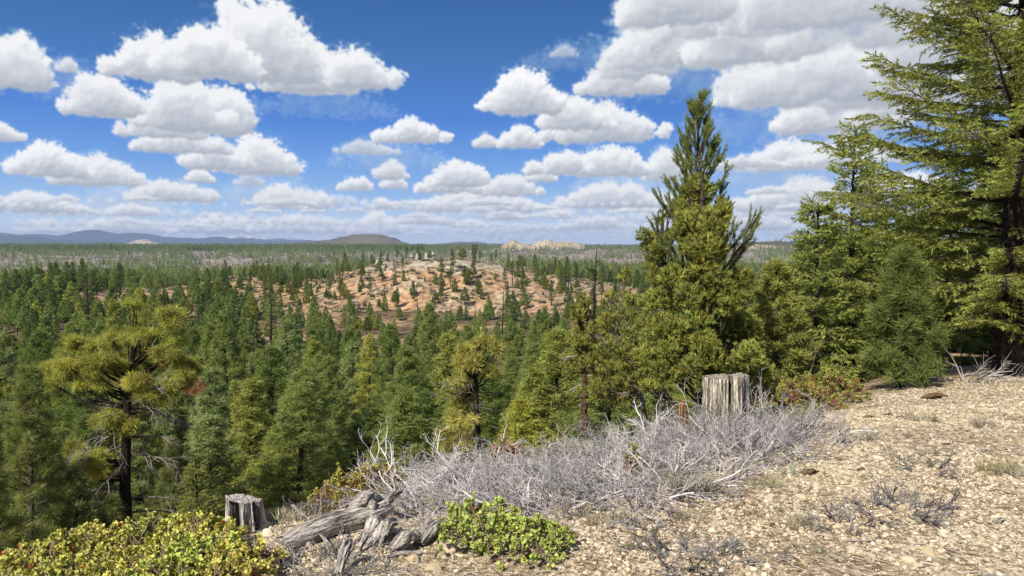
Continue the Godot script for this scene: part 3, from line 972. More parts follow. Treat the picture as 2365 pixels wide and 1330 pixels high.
const GREEN := Color(0.258, 0.325, 0.108)
var tones := {}
func make_forest():
	M.needles = foliage(Color(1, 1, 1), 1.0)
	tones = {"dark green": foliage(Color(0.72, 0.80, 0.72), 1.0), "mid green": M.needles, "olive green": foliage(Color(1.18, 1.08, 0.85), 0.9), "yellow green": foliage(Color(1.50, 1.28, 0.85), 0.9), "grey green": foliage(Color(1.08, 1.08, 1.35), 0.9)}
	var r = RandomNumberGenerator.new(); r.seed = 404
	var mid := variants(func(i): return needle_tuft(60 + i, 13, 0.27, 0.030, 1.75))
	var shapes := []
	#            tall wide bare dense
	for s in [[6.5, 1.55, 0.06, 1.0], [6.0, 1.75, 0.10, 1.05], [7.0, 1.45, 0.14, 0.95], [5.0, 1.5, 0.04, 1.1], [8.0, 1.7, 0.20, 0.9], [7.5, 1.35, 0.26, 0.8], [6.2, 1.6, 0.08, 1.0], [8.5, 1.55, 0.34, 0.75]]:
		shapes.append([pine_shape(900 + shapes.size(), s[0], s[1], s[2], mid, 1.0, s[3], GREEN, BARK_DARK, false), s[0]])
	# pines one by one: first those that stand out, by place and height of the top
	var list := []       # x, z, top, shape, tone
	for s in [[-10.61, -30, -3.78, 0, "olive green"], [-8.99, -32, -3.72, 1, "mid green"], [-8.45, -27, -5.05, 3, "olive green"], [-12.16, -37, -3.46, 6, "dark green"], [-9.49, -49, -4.29, 5, "yellow green"],
			[-16.98, -44, -2.56, 2, "mid green"], [-10.33, -43, -4.84, 0, "mid green"], [-3.8, -33, -4.96, 1, "dark green"], [-5.79, -41, -4.01, 6, "mid green"], [-0.26, -36, -5.02, 0, "dark green"],
			[0.9, -27, -2.97, 3, "olive green"], [0.41, -24, -3.46, 3, "yellow green"], [-3.09, -40, -3.17, 0, "olive green"], [-13.71, -34, -4.05, 0, "grey green"], [-6.72, -27, -5.45, 3, "mid green"], [-5.28, -30, -6.42, 3, "olive green"],
			[-23.59, -40, -3.87, 1, "dark green"], [-31.14, -62, -1.97, 4, "yellow green"], [-31.71, -60, -2.74, 4, "olive green"], [-29.9, -47, -3.72, 6, "dark green"], [-6.59, -62, -3.24, 0, "mid green"], [2.56, -45, -3.76, 2, "dark green"], [-9.96, -24, -3.96, 6, "grey green"], [-16.9, -55, -3.98, 0, "grey green"], [2.83, -33, -2.91, 6, "mid green"]]:
		list.append(s)
	var names := ["dark green", "mid green", "mid green", "mid green", "olive green", "grey green", "dark green"]
	var tries := 0
	while list.size() < 214 and tries < 9000:
		tries += 1
		var d := sqrt(r.randf_range(24.0 * 24.0, 88.0 * 88.0))
		var a := r.randf_range(-0.74, 0.40)
		var x := a * d
		if a < -0.34 and d < 30.0 and a > -0.62:
			continue
		var near := false
		for s in list:
			if pow(s[0] - x, 2.0) + pow(s[1] + d, 2.0) < pow(1.7 + d * 0.022, 2.0):
				near = true
				break
		if near or open_ground(x, -d) or beyond_rim(x, -d) < 12.0:
			continue
		var tall := r.randf_range(4.4, 7.6) * lerpf(0.85, 1.08, smoothstep(24.0, 60.0, d))
		if d > 60.0:
			tall = minf(tall, 5.6 if a > -0.22 and a < 0.14 else 7.0)
		list.append([x, -d, height(x, -d) + tall, r.randi() % 8, names[r.randi() % 7]])
	# rows by distance, then from left to right, so that every tree can be named by its place
	var rows := [[], [], [], [], [], []]
	for s in list:
		var d: float = -s[1]
		rows[0 if d < 33.0 else 1 if d < 43.0 else 2 if d < 53.0 else 3 if d < 64.0 else 4 if d < 76.0 else 5].append(s)
	for k in 6:
		rows[k].sort_custom(func(p, q): return p[0] / -p[1] < q[0] / -q[1])
		for i in rows[k].size():
			var s: Array = rows[k][i]
			var g := height(s[0], s[1]) - 0.05
			var tall: float = s[2] - g
			var shape: Array = shapes[s[3]]
			var label := "%s %s pine, %s from left in the %s of valley pines" % ["tall" if tall > 7.0 else "short" if tall < 5.2 else "conical", s[4], ordinal(i), ["front row", "second row", "third row", "fourth row", "fifth row", "rearmost row"][k]]
			var t = make_tree("pine_tree", label, "pine tree", Vector3(s[0], g, s[1]), r.randf() * TAU, shape[0], M.bark, tones[s[4]], "young pines filling the valley")
			var f: float = tall / shape[1]
			var girth := lerpf(f, 1.0, 0.4) * lerpf(1.25, 1.0, smoothstep(36.0, 60.0, -s[1]))
			t.scale = Vector3(girth, f, girth)
	# taller rangy pines on the pale hill, one by one
	var rangy := []
	for i in 5:
		rangy.append(pine_shape(950 + i, 7.0, 1.15, 0.22 + 0.06 * i, variants(func(k): return needle_tuft(80 + k, 8, 0.34, 0.06, 1.8)), 1.0, 0.6, GREEN * Color(0.68, 0.70, 0.72), BARK_DARK, false))
	var on_hill := []
	tries = 0
	while on_hill.size() < 86 and tries < 4000:
		tries += 1
		var x := r.randf_range(-88, 52)
		var z := r.randf_range(-262, -166)
		var up := hill_rise(x, z)
		if up < 1.0 or (up > 9.0 and r.randf() < 0.45):
			continue
		var near := false
		for s in on_hill:
			if pow(s[0] - x, 2.0) + pow(s[1] - z, 2.0) < 8.0:
				near = true
				break
		if not near:
			on_hill.append([x, z, up])
	var bands := {"crest": [], "flank": [], "foot": []}
	for s in on_hill:
		bands["crest" if s[1] < -222.0 else "flank" if s[1] < -196.0 else "foot"].append(s)
	for b in ["crest", "flank", "foot"]:
		bands[b].sort_custom(func(p, q): return p[0] / -p[1] < q[0] / -q[1])
		for i in bands[b].size():
			var s: Array = bands[b][i]
			var t = make_tree("pine_tree", "sparse dark pine on the %s of the orange hill, %s from left" % [b, ordinal(i)], "pine tree", spot(s[0], s[1], 0.2), r.randf() * TAU, rangy[r.randi() % 5], M.bark, tones["dark green" if r.randf() < 0.6 else "mid green"], "scattered pines on the orange hill")
			t.scale = Vector3.ONE * r.randf_range(0.6, 1.08)
	# tall dark pines on the low ridge at the left
	var left := []
	tries = 0
	while left.size() < 30 and tries < 3000:
		tries += 1
		var d := r.randf_range(128.0, 205.0)
		var x := r.randf_range(-0.74, -0.52) * d
		var near := false
		for s in left:
			if pow(s[0] - x, 2.0) + pow(s[1] + d, 2.0) < 12.0:
				near = true
				break
		if not near:
			left.append([x, -d])
	left.sort_custom(func(p, q): return p[0] / -p[1] < q[0] / -q[1])
	for i in left.size():
		var t = make_tree("pine_tree", "tall dark pine on the low ridge at the far left, %s from left" % ordinal(i), "pine tree", spot(left[i][0], left[i][1], 0.2), r.randf() * TAU, rangy[r.randi() % 5], M.bark, tones["dark green"], "tall pines on the left ridge")
		t.scale = Vector3(1.35, 1.2, 1.35) * r.randf_range(0.85, 1.2)
	# what nobody could count: the forest behind
	var models := []
	for i in 5:
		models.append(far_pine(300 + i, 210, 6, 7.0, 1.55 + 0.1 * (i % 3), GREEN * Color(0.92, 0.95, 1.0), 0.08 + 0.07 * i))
	var small := []
	for i in 3:
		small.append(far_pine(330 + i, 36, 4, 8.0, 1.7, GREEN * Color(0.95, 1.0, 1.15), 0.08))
	var lots := [[], [], [], [], []]
	var n := 0
	for i in 6900:
		var d := sqrt(r.randf_range(66.0 * 66.0, 330.0 * 330.0))
		var a := bearing(r)
		var x := a * d
		var z := -d
		if open_ground(x, z) or hill_rise(x, z) > 0.8:
			continue
		if d < 88.0 and a < 0.4 and r.randf() < 0.8:
			continue
		var tall := r.randf_range(0.62, 1.0)
		if a > -0.24 and a < 0.13 and d > 88.0 and d < 185.0:
			tall *= 0.72
			if r.randf() < 0.35:
				continue
		if a < -0.5 and d > 150.0:
			tall *= 1.2
		lots[i % 5].append([stand(x, z, tall, r), tint(r)])
	for i in 380:      # the near slope off to the right, seen between the trees there
		var d := r.randf_range(26.0, 66.0)
		var a := r.randf_range(0.36, 0.95)
		lots[i % 5].append([stand(a * d, -d, r.randf_range(0.5, 0.8), r), tint(r)])
	for i in 420:      # and out to the left of the picture
		var d := r.randf_range(20.0, 92.0)
		var a := r.randf_range(-2.2, -0.76)
		if beyond_rim(a * d, -d) > 9.0:
			lots[i % 5].append([stand(a * d, -d, r.randf_range(0.6, 0.95), r), tint(r)])
	var f = stuff("valley_forest", "dark green pine forest filling the valley behind the nearer trees", "forest")
	for i in 5:
		scatter("pines", f, models[i], lots[i])
	var far := [[], [], []]
	for i in 25000:
		var d := sqrt(r.randf_range(315.0 * 315.0, 760.0 * 760.0))
		var x := bearing(r) * d
		if hill_rise(x, -d) > 0.5 or r.randf() < (d - slope_foot(x / d) + 60.0) / 140.0 or broad.get_noise_2d(x * 1.2 + 40.0, -d * 1.2) > 0.22:
			continue
		far[i % 3].append([stand(x, -d, r.randf_range(0.7, 1.15), r), tint(r)])
	f = stuff("distant_forest", "band of dark pines between the orange hill and the lava slope", "forest")
	for i in 3:
		scatter("pines", f, small[i], far[i])
	far = [[], [], []]
	for i in 42000:
		var d := sqrt(r.randf_range(480.0 * 480.0, 1420.0 * 1420.0))
		var x := bearing(r) * d
		if d < slope_foot(x / d) or broad.get_noise_2d(x * 0.8, -d * 0.8) + 0.22 * exp(-pow((x / d + 0.27) / 0.10, 2.0)) < r.randf_range(-0.02, 0.22):
			continue
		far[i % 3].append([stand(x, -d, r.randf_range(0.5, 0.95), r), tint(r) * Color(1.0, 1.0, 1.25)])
	f = stuff("slope_trees", "scattered grey green trees over the lava slope", "forest")
	for i in 3:
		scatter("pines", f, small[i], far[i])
	far = [[], [], []]
	for i in 85000:
		var d := 1380.0 + 3600.0 * pow(r.randf(), 1.7)
		var x := bearing(r) * d
		if x / d > -0.12 and x / d < 0.60 and d < (2750.0 if x / d > -0.03 else 1700.0) and r.randf() < 0.96:
			continue
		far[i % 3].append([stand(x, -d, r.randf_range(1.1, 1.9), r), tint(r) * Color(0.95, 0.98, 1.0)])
	f = stuff("plateau_forest", "even band of pines on the flat plateau along the horizon", "forest")
	for i in 3:
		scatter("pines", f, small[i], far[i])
	# thin woods on the far hills
	far = [[], [], []]
	for key in ridges:
		if "snow" in key or "blue" in key:
			continue
		var pts: PackedVector3Array = ridges[key]
		for i in 420:
			var p := pts[r.randi() % pts.size()] + Vector3(r.randf_range(-8, 8), 0, r.randf_range(-3, 3))
			if "cinder" in key and p.x > -800.0 and (r.randf() < 0.9 or p.y < 20.0):
				continue
			far[i % 3].append([Transform3D(Basis().scaled(Vector3.ONE * r.randf_range(0.5, 1.1)), p - Vector3(0, 0.5, 0)), tint(r) * Color(0.9, 0.9, 0.9)])
	f = stuff("hill_woods", "thin scattered trees over the far hills and cliffs", "forest")
	for i in 3:
		scatter("pines", f, small[i], far[i])
	# low grey brush on the lava slope and under the trees
	var bush := Leaves.new()
	for i in 26:
		var e := rv(r); e.y = absf(e.y) * 0.7
		bush.put(aim(e * 0.45, e + Vector3(0, 0.6, 0), 0.75, r.randf() * TAU), PackedVector3Array([Vector3(-0.35, 0, 0), Vector3(0.35, 0, 0), Vector3(0, 1, 0)]), Color(0.40, 0.355, 0.34) * r.randf_range(0.8, 1.15))
	var bm: ArrayMesh = bush.mesh()
	bm.surface_set_material(0, M.twig)
	var low := []
	for i in 13000:
		var d := sqrt(r.randf_range(450.0 * 450.0, 1400.0 * 1400.0))
		var a := bearing(r)
		if d < slope_foot(a):
			continue
		low.append([stand(a * d, -d, r.randf_range(1.0, 2.3), r), Color(1, 1, 1) * r.randf_range(0.75, 1.15)])
	f = stuff("slope_brush", "lilac grey leafless brush covering the lava slope", "brush")
	scatter("brush", f, bm, low)
	low = []
	for i in 5200:
		var x := r.randf_range(-110, 66)
		var z := r.randf_range(-270, -160)
		if hill_rise(x, z) > 0.6 and broad.get_noise_2d(x * 5.0, z * 5.0) > 0.02:
			low.append([stand(x, z, r.randf_range(0.4, 1.1), r), Color(0.85, 0.86, 0.66) * r.randf_range(0.6, 1.15)])
	var saplings := [[], [], [], [], []]
	for i in 620:
		var x := r.randf_range(-100, 62)
		var z := r.randf_range(-285, -160)
		if hill_rise(x, z) > 0.5 and (hill_rise(x, z) < 9.0 or r.randf() < 0.15):
			saplings[i % 5].append([stand(x, z, r.randf_range(0.22, 0.75), r), tint(r) * Color(0.8, 0.8, 0.8)])
	f = stuff("hill_saplings", "small scattered conifers dotted over the orange hill", "forest")
	for i in 5:
		scatter("pines", f, models[i], saplings[i])
	f = stuff("hill_brush", "low dark shrubs dotted over the orange hill", "brush")
	scatter("brush", f, bm, low)
	# weathered white rock pillars along the hill's crest
	var places := [["tall white rock pillar alone at the left end of the hill crest", -42.4, -236, 2.9, 1.2], ["broad white rock pillar in the group of three on the hill crest", -33.47, -240, 2.8, 0.9], ["slim white rock pillar between its two neighbours on the hill crest", -32.36, -240, 3.0, 0.75], ["short white rock pillar at the right of the three on the crest", -30.67, -241, 2.6, 0.85], ["lone white rock pillar right of the crest's group of three", -27.37, -238, 2.8, 0.8], ["rounded white rock pillar near the crest's right end", -25.29, -238, 3.0, 1.1]]
	for s in places:
		var w := Wood.new()
		var p := PackedVector3Array()
		for i in 9:
			p.append(Vector3(r.randf_range(-0.1, 0.1), -0.6 + i * (s[3] + 0.6) / 8.0, r.randf_range(-0.1, 0.1)))
		for i in 8:
			var ra: float = s[4] * (0.72 + 0.34 * fine.get_noise_1d(i * 3.0 + s[3] * 50.0)) * (1.0 if i < 6 else 0.85)
			var rb: float = s[4] * (0.72 + 0.34 * fine.get_noise_1d(i * 3.0 + 3.0 + s[3] * 50.0)) * (1.0 if i < 5 else 0.8 if i < 7 else 0.2)
			w.tube(PackedVector3Array([p[i], p[i + 1]]), ra, rb, 9, Color(0.60, 0.55, 0.47), Color(0.66, 0.61, 0.54))
		var o = MeshInstance3D.new()
		o.mesh = w.mesh()
		o.material_override = M.stone
		dress(o, "rock_pillar", s[0], "rock", spot(s[1], s[2], 0.0), 0.0, "white pillars on the hill crest")


# ---------------------------------------------------------------- the nearer trees
# lobes and stems are given with heights above the camera's foot; the tree stands at y
func based(list: Array, y: float) -> Array:
	for b in list:
		b[1] -= y
	return list

func path(list: Array, y: float) -> PackedVector3Array:
	var p := PackedVector3Array([Vector3(list[0][0], -0.3, list[0][2])])
	for b in list:
		if b[1] - y > p[p.size() - 1].y + 0.05:
			p.append(Vector3(b[0], b[1] - y, b[2]))
	return p

func bare_limbs(stem: PackedVector3Array, many: int, low: float, high: float, length: float, thick: float, drop: float, c0: Color, c1: Color, seedn: int, forks := 2) -> ArrayMesh:
	var r = RandomNumberGenerator.new(); r.seed = seedn
	var w := Wood.new()
	for i in many:
		var a := r.randf_range(0, TAU)
		dead_limb(w, at(stem, lerpf(low, high, (i + r.randf()) / many)), Vector3(cos(a), r.randf_range(-0.15, 0.45), sin(a)), length * r.randf_range(0.6, 1.15), thick, forks, drop, c0, c1, r, 0.15)
	return w.mesh()

func make_near_trees():
	var r = RandomNumberGenerator.new(); r.seed = 505
	var green := Color(0.26, 0.305, 0.078)
	M.juniper = foliage(Color(1, 1, 1), 0.85)
	M.fir = foliage(Color(1, 1, 1), 0.85)
	M.pine = foliage(Color(1, 1, 1), 0.9)
	# firs on the right
	var twigs := variants(func(i): return brush_twig(20 + i, 0.13, 15, 0.042, 0.013, 0.45))
	var coarse := variants(func(i): return brush_twig(30 + i, 0.17, 12, 0.060, 0.022, 0.5))
	var fir := Color(0.265, 0.312, 0.082)
	make_tree("fir_tree", "tall fir with thick dark trunk rising out of the frame at right", "fir tree", spot(7.35, -11), 0.4, fir_shape(61, 9.5, 2.95, 0.085, twigs, 1.55, 1.3, fir, Color(0.085, 0.066, 0.055)), M.bark, M.fir)
	for s in [["slender fir with a thin open top behind the tall fir's left side", 6.81, -15, 3.89, 1.35, 0.06, 62, true], ["dense fir standing leftmost of the firs beside the manzanita", 5.59, -13.6, 2.39, 1.05, 0.05, 63, false], ["fir half hidden behind the lower limbs of the tall fir", 9.39, -16, 3.13, 1.6, 0.06, 64, false],
			["fir directly behind the trunk of the tall fir", 12.04, -18.5, 4.32, 1.8, 0.05, 65, false], ["fir right of the tall fir's trunk at the frame edge", 11.07, -15, 4.49, 1.8, 0.06, 66, false], ["low bushy fir between the slender fir and the dense fir", 7.67, -17.5, 2.06, 1.2, 0.03, 67, false]]:
		var p := spot(s[1], s[2])
		make_tree("fir_tree", s[0], "fir tree", p, r.randf() * TAU, fir_shape(s[6], s[3] - p.y, s[4], s[5], coarse, 1.3, 1.15, fir * Color(0.92, 0.98, 1.0), BARK_DARK, s[7]), M.bark, M.fir)
	# young ponderosa pines among them
	var long := variants(func(i): return needle_tuft(40 + i, 30, 0.17, 0.010, 1.5))
	for s in [["bushy dark young pine with long needles in front of the tall fir", 5.41, -10.3, 1.58, 0.60, 0.10, 71, Color(0.175, 0.225, 0.068)], ["pale green young pine behind the bushy dark pine", 7.49, -15.5, 1.52, 1.05, 0.05, 72, Color(0.27, 0.315, 0.10)]]:
		var p := spot(s[1], s[2])
		make_tree("pine_tree", s[0], "pine tree", p, 1.0, pine_shape(s[6], s[3] - p.y, s[4], s[5], long, 1.1, 1.15, s[7], BARK_DARK), M.bark, M.pine)
	# pinyons in the gap right of the juniper
	var short := variants(func(i): return needle_tuft(50 + i, 22, 0.085, 0.013, 1.4))
	for s in [["yellowish pinyon with an arched bare limb right of the juniper", 4.25, -12, 1.36, 0.85, 0.08, 73], ["pinyon behind the right shoulder of the big juniper", 4.74, -15, 0.95, 1.1, 0.05, 74], ["pinyon in the gap between the juniper and the dense fir", 6.68, -17.5, 0.74, 1.2, 0.06, 75]]:
		var p := spot(s[1], s[2])
		var t = make_tree("pinyon_pine", s[0], "pinyon pine", p, r.randf() * TAU, pine_shape(s[6], s[3] - p.y, s[4], s[5], short, 1.5, 1.25, Color(0.285, 0.315, 0.085), BARK_GREY), M.bark, M.pine)
		if s[6] == 73:
			var w := Wood.new()
			w.tube(PackedVector3Array([Vector3(0.0, 0.7, 0.2), Vector3(0.25, 0.85, 0.25), Vector3(0.48, 1.10, 0.3), Vector3(0.56, 1.42, 0.3), Vector3(0.50, 1.62, 0.3)]), 0.018, 0.008, 6, BARK_GREY, Color(0.4, 0.36, 0.32))
			mesh_part("bare_limb", w.mesh(), M.bark, t)
			t.rotation.y = 0.0
	# the big juniper and the pine that grows through it
	var sprays := variants(func(i): return scale_spray(10 + i, 17, 0.064, 0.012))
	var y := spot(2.46, -9.6)
	limber(y, 3.45 - y.y)
	y = spot(2.32, -9)
	var lobes := based([[-0.04, 2.25, 0.00, 0.18, 0.26, 0.22], [-0.17, 2.05, 0.00, 0.22, 0.29, 0.25], [0.11, 2.02, 0.00, 0.21, 0.29, 0.25], [-0.05, 1.84, 0.10, 0.28, 0.28, 0.28], [-0.03, 1.71, 0.00, 0.34, 0.29, 0.31], [0.19, 1.63, 0.00, 0.25, 0.29, 0.27], [-0.21, 1.58, 0.00, 0.26, 0.29, 0.27], [-0.08, 1.48, 0.20, 0.33, 0.28, 0.31], [0.06, 1.63, -0.25, 0.32, 0.32, 0.32], [-0.32, 1.21, 0.00, 0.26, 0.29, 0.27], [-0.05, 1.22, 0.20, 0.31, 0.33, 0.32], [0.29, 1.21, 0.00, 0.29, 0.31, 0.30], [-0.42, 0.90, 0.00, 0.29, 0.29, 0.29], [-0.20, 0.90, 0.30, 0.28, 0.33, 0.30], [0.09, 0.85, 0.35, 0.30, 0.30, 0.30], [0.48, 0.79, 0.00, 0.24, 0.34, 0.29], [-0.55, 0.55, 0.00, 0.29, 0.29, 0.29], [-0.35, 0.47, 0.40, 0.28, 0.28, 0.28], [-0.05, 0.49, 0.50, 0.30, 0.32, 0.31], [0.31, 0.41, 0.30, 0.30, 0.30, 0.30], [0.64, 0.37, 0.00, 0.18, 0.31, 0.25], [-0.64, 0.20, 0.10, 0.26, 0.26, 0.26], [-0.42, 0.12, 0.40, 0.28, 0.23, 0.25], [-0.11, 0.11, 0.50, 0.30, 0.22, 0.26], [0.24, 0.07, 0.40, 0.28, 0.23, 0.25], [0.62, 0.02, 0.10, 0.21, 0.21, 0.21], [-0.62, -0.05, 0.30, 0.23, 0.15, 0.19], [-0.08, 0.54, -0.40, 0.36, 0.33, 0.34], [0.41, 0.54, -0.40, 0.36, 0.33, 0.34], [0.16, 0.97, -0.50, 0.36, 0.33, 0.35], [-0.30, 0.20, -0.40, 0.36, 0.27, 0.31], [0.64, 0.04, -0.40, 0.36, 0.27, 0.31]], y.y)
	make_tree("juniper_tree", "big dense green juniper standing right behind the split stump", "juniper", y, 0.0, lobed_shape(81, path([[0.02, -0.32, 0.00], [-0.02, 0.37, 0.00], [0.01, 1.16, 0.00], [-0.03, 1.84, 0.00], [-0.04, 2.46, 0.00]], y.y), 0.085, broken(lobes, 3, 0.62, 5), sprays, 1.0, 900, green, Color(0.16, 0.12, 0.10), 0.8, 0.55, Color(0.30, 0.16, 0.05, 0.012)), M.bark, M.juniper)
	y = spot(2.01, -10)
	lobes = based([[0.04, 1.98, 0.00, 0.13, 0.17, 0.15], [0.00, 1.81, 0.00, 0.15, 0.20, 0.17], [-0.28, 1.63, 0.00, 0.13, 0.23, 0.18], [0.18, 1.40, 0.00, 0.17, 0.26, 0.22], [-0.08, 1.34, 0.00, 0.23, 0.23, 0.23], [0.12, 1.63, 0.00, 0.17, 0.23, 0.20], [-0.08, 1.55, 0.00, 0.17, 0.23, 0.20], [-0.23, 1.72, 0.00, 0.12, 0.17, 0.15], [0.07, 1.23, 0.00, 0.23, 0.20, 0.22], [-0.19, 1.23, 0.00, 0.20, 0.20, 0.20], [-0.36, 0.88, 0.00, 0.17, 0.20, 0.19], [-0.04, 0.88, 0.00, 0.26, 0.20, 0.23], [-0.24, 0.56, 0.00, 0.26, 0.20, 0.23], [0.11, 0.58, 0.00, 0.23, 0.23, 0.23], [-0.51, 0.58, 0.00, 0.20, 0.23, 0.22], [-0.42, 0.23, 0.00, 0.29, 0.23, 0.26], [-0.09, 0.17, 0.00, 0.29, 0.23, 0.26], [-0.62, 0.17, 0.00, 0.20, 0.23, 0.22], [-0.32, -0.12, 0.00, 0.29, 0.23, 0.26], [0.00, -0.18, 0.00, 0.26, 0.23, 0.25]], y.y)
	make_tree("juniper_tree", "thin grey-limbed juniper at the left shoulder of the big juniper", "juniper", y, 0.0, lobed_shape(82, path([[0.02, -0.60, 0.00], [0.05, 0.23, 0.00], [0.01, 1.05, 0.00], [0.00, 1.58, 0.00], [0.01, 2.10, 0.00]], y.y), 0.06, broken(lobes, 2, 0.62, 6), sprays, 0.95, 900, green * Color(0.98, 0.95, 1.05), BARK_GREY, 0.7, 0.35), M.bark, M.juniper)
	y = spot(1.93, -10.8)
	lobes = based([[-0.28, 1.13, 0.00, 0.11, 0.25, 0.18], [-0.45, 0.82, 0.00, 0.14, 0.22, 0.18], [-0.31, 0.63, 0.00, 0.19, 0.22, 0.20], [-0.59, 0.44, 0.00, 0.22, 0.22, 0.22], [-0.43, 0.19, 0.00, 0.28, 0.22, 0.25], [-0.68, -0.00, 0.00, 0.25, 0.22, 0.24], [-0.30, -0.13, 0.00, 0.31, 0.22, 0.27], [-0.52, -0.39, 0.00, 0.31, 0.22, 0.27], [-0.17, -0.45, 0.00, 0.31, 0.22, 0.27], [-0.74, -0.51, 0.00, 0.22, 0.19, 0.20], [-0.36, -0.71, 0.00, 0.35, 0.16, 0.25], [-0.75, 0.38, 0.00, 0.16, 0.19, 0.17]], y.y)
	make_tree("juniper_tree", "yellow-green leaning juniper with a long bare grey limb", "juniper", y, 0.0, lobed_shape(83, path([[0.02, -0.90, 0.00], [-0.08, -0.39, 0.00], [-0.30, 0.12, 0.00], [-0.46, 0.50, 0.00], [-0.51, 0.82, 0.00]], y.y), 0.05, broken(lobes, 2, 0.65, 7), sprays, 0.95, 640, Color(0.295, 0.31, 0.08), Color(0.36, 0.32, 0.29), 0.7, 0.3), M.bark, M.juniper)
	y = spot(1.22, -12.5)
	lobes = based([[-0.03, 0.40, 0.00, 0.22, 0.22, 0.22], [0.26, 0.18, 0.00, 0.25, 0.22, 0.24], [-0.18, 0.04, 0.00, 0.25, 0.22, 0.24], [0.12, -0.18, 0.00, 0.29, 0.22, 0.25], [0.37, -0.33, 0.00, 0.25, 0.22, 0.24], [-0.14, -0.40, 0.00, 0.22, 0.18, 0.20], [0.26, -0.63, 0.00, 0.22, 0.18, 0.20], [0.00, 0.70, 0.00, 0.18, 0.18, 0.18], [-0.04, 0.15, 0.30, 0.25, 0.21, 0.23], [0.05, -0.21, 0.30, 0.21, 0.18, 0.20], [-0.06, 0.50, 0.25, 0.18, 0.21, 0.20]], y.y)
	var red_stem := path([[0.01, -1.48, 0.00], [0.00, -0.85, 0.00], [0.02, -0.26, 0.00], [-0.03, 0.33, 0.00], [-0.01, 0.77, 0.00]], y.y)
	var t = make_tree("juniper_tree", "juniper with a straight reddish brown trunk beside a dead grey bush", "juniper", y, 0.0, lobed_shape(84, red_stem, 0.075, broken(lobes, 3, 0.65, 8), sprays, 0.95, 640, Color(0.285, 0.295, 0.08), Color(0.21, 0.125, 0.085), 0.7, 0.25), M.bark, M.juniper)
	mesh_part("dead_limbs", bare_limbs(red_stem, 9, 0.2, 0.7, 0.5, 0.012, -0.05, BARK_GREY, Color(0.42, 0.39, 0.37), 841), M.twig, t)
	# old pine on the slope at the left, its needles in separate plates
	var tufts := variants(func(i): return needle_tuft(90 + i, 36, 0.22, 0.0150, 1.7))
	y = spot(-10.37, -20)
	lobes = based([[0.82, -0.45, 0.00, 0.64, 0.41, 0.52], [1.26, -0.82, -0.30, 0.41, 0.53, 0.47], [0.32, -0.80, 0.30, 0.63, 0.34, 0.49], [-0.54, -1.02, 0.00, 0.64, 0.35, 0.49], [-1.13, -1.11, 0.20, 0.58, 0.35, 0.46], [-1.96, -1.61, 0.00, 0.47, 0.35, 0.41], [-1.20, -1.60, 0.40, 0.74, 0.40, 0.57], [-0.28, -1.58, 0.50, 0.85, 0.40, 0.62], [0.14, -1.57, -0.50, 0.89, 0.48, 0.69], [1.30, -1.46, 0.20, 0.63, 0.63, 0.63], [0.91, -2.01, 0.40, 0.80, 0.40, 0.60], [1.66, -1.96, 0.00, 0.29, 0.41, 0.35], [-0.93, -2.16, 0.20, 0.63, 0.23, 0.43], [-1.98, -2.08, 0.00, 0.35, 0.23, 0.29], [-0.15, -3.11, 0.40, 0.63, 0.34, 0.48], [-0.56, -3.05, 0.40, 0.28, 0.23, 0.26], [-0.88, -3.96, 0.50, 0.62, 0.32, 0.47], [-1.57, -3.93, 0.20, 0.46, 0.29, 0.37], [-0.37, -4.28, 0.60, 0.62, 0.28, 0.45], [-1.18, -4.55, 0.30, 0.52, 0.23, 0.37], [1.26, -2.55, 0.30, 0.34, 0.23, 0.29], [-0.02, 0.02, -0.20, 0.35, 0.18, 0.26]], y.y)
	var stem := path([[-0.20, -6.09, 0.00], [-0.20, -4.94, 0.00], [-0.12, -3.63, 0.00], [-0.04, -2.32, 0.00], [0.10, -1.49, 0.00], [0.27, -0.67, 0.00]], y.y)
	t = make_tree("old_pine_tree", "old yellow-green pine with black limbs on the slope at left", "pine tree", y, 0.0, lobed_shape(85, stem, 0.20, broken(lobes, 4, 0.46, 9), tufts, 1.0, 165, Color(0.42, 0.455, 0.125), Color(0.05, 0.040, 0.036), 0.7, 0.2, Color(0.30, 0.19, 0.10, 0.05)), M.bark, tones["mid green"])
	mesh_part("dead_limbs", bare_limbs(stem, 32, 0.10, 0.70, 1.35, 0.032, -0.12, Color(0.06, 0.05, 0.045), Color(0.22, 0.20, 0.185), 852, 3), M.twig, t)
	var rust := Leaves.new()
	for i in 26:
		rust.put(aim(Vector3(1.84, -2.14 - y.y, 0.3) + rv(r) * Vector3(0.28, 0.14, 0.2), rv(r) + Vector3(0.5, 0.2, 0), 0.9, r.randf() * TAU), tufts[i % 5], Color(0.40, 0.21, 0.115) * r.randf_range(0.7, 1.1))
	var dead = mesh_part("dead_needles", rust.mesh(), M.pine, t)
	dead.set_meta("label", "rust red dead needle cluster at the end of a right limb")
	# the pine with pale tufted ends in the middle
	tufts = variants(func(i): return needle_tuft(95 + i, 38, 0.20, 0.0115, 1.65))
	y = spot(-0.72, -15)
	lobes = based([[0.10, -0.35, 0.00, 0.26, 0.19, 0.23], [0.35, -0.50, 0.00, 0.22, 0.22, 0.22], [-0.21, -0.55, 0.20, 0.28, 0.22, 0.25], [-0.01, -0.71, 0.30, 0.30, 0.17, 0.24], [-0.40, -0.85, 0.00, 0.26, 0.22, 0.24], [0.21, -0.84, -0.20, 0.22, 0.22, 0.22], [-0.35, -1.14, 0.10, 0.26, 0.13, 0.19], [-0.58, -1.29, 0.00, 0.17, 0.13, 0.15], [-0.43, -1.85, 0.30, 0.34, 0.15, 0.25], [-0.18, -1.98, 0.30, 0.26, 0.21, 0.24], [-0.57, -2.09, 0.20, 0.22, 0.22, 0.22], [-0.35, -2.36, 0.20, 0.39, 0.22, 0.30], [-0.63, -2.54, 0.00, 0.17, 0.17, 0.17]], y.y)
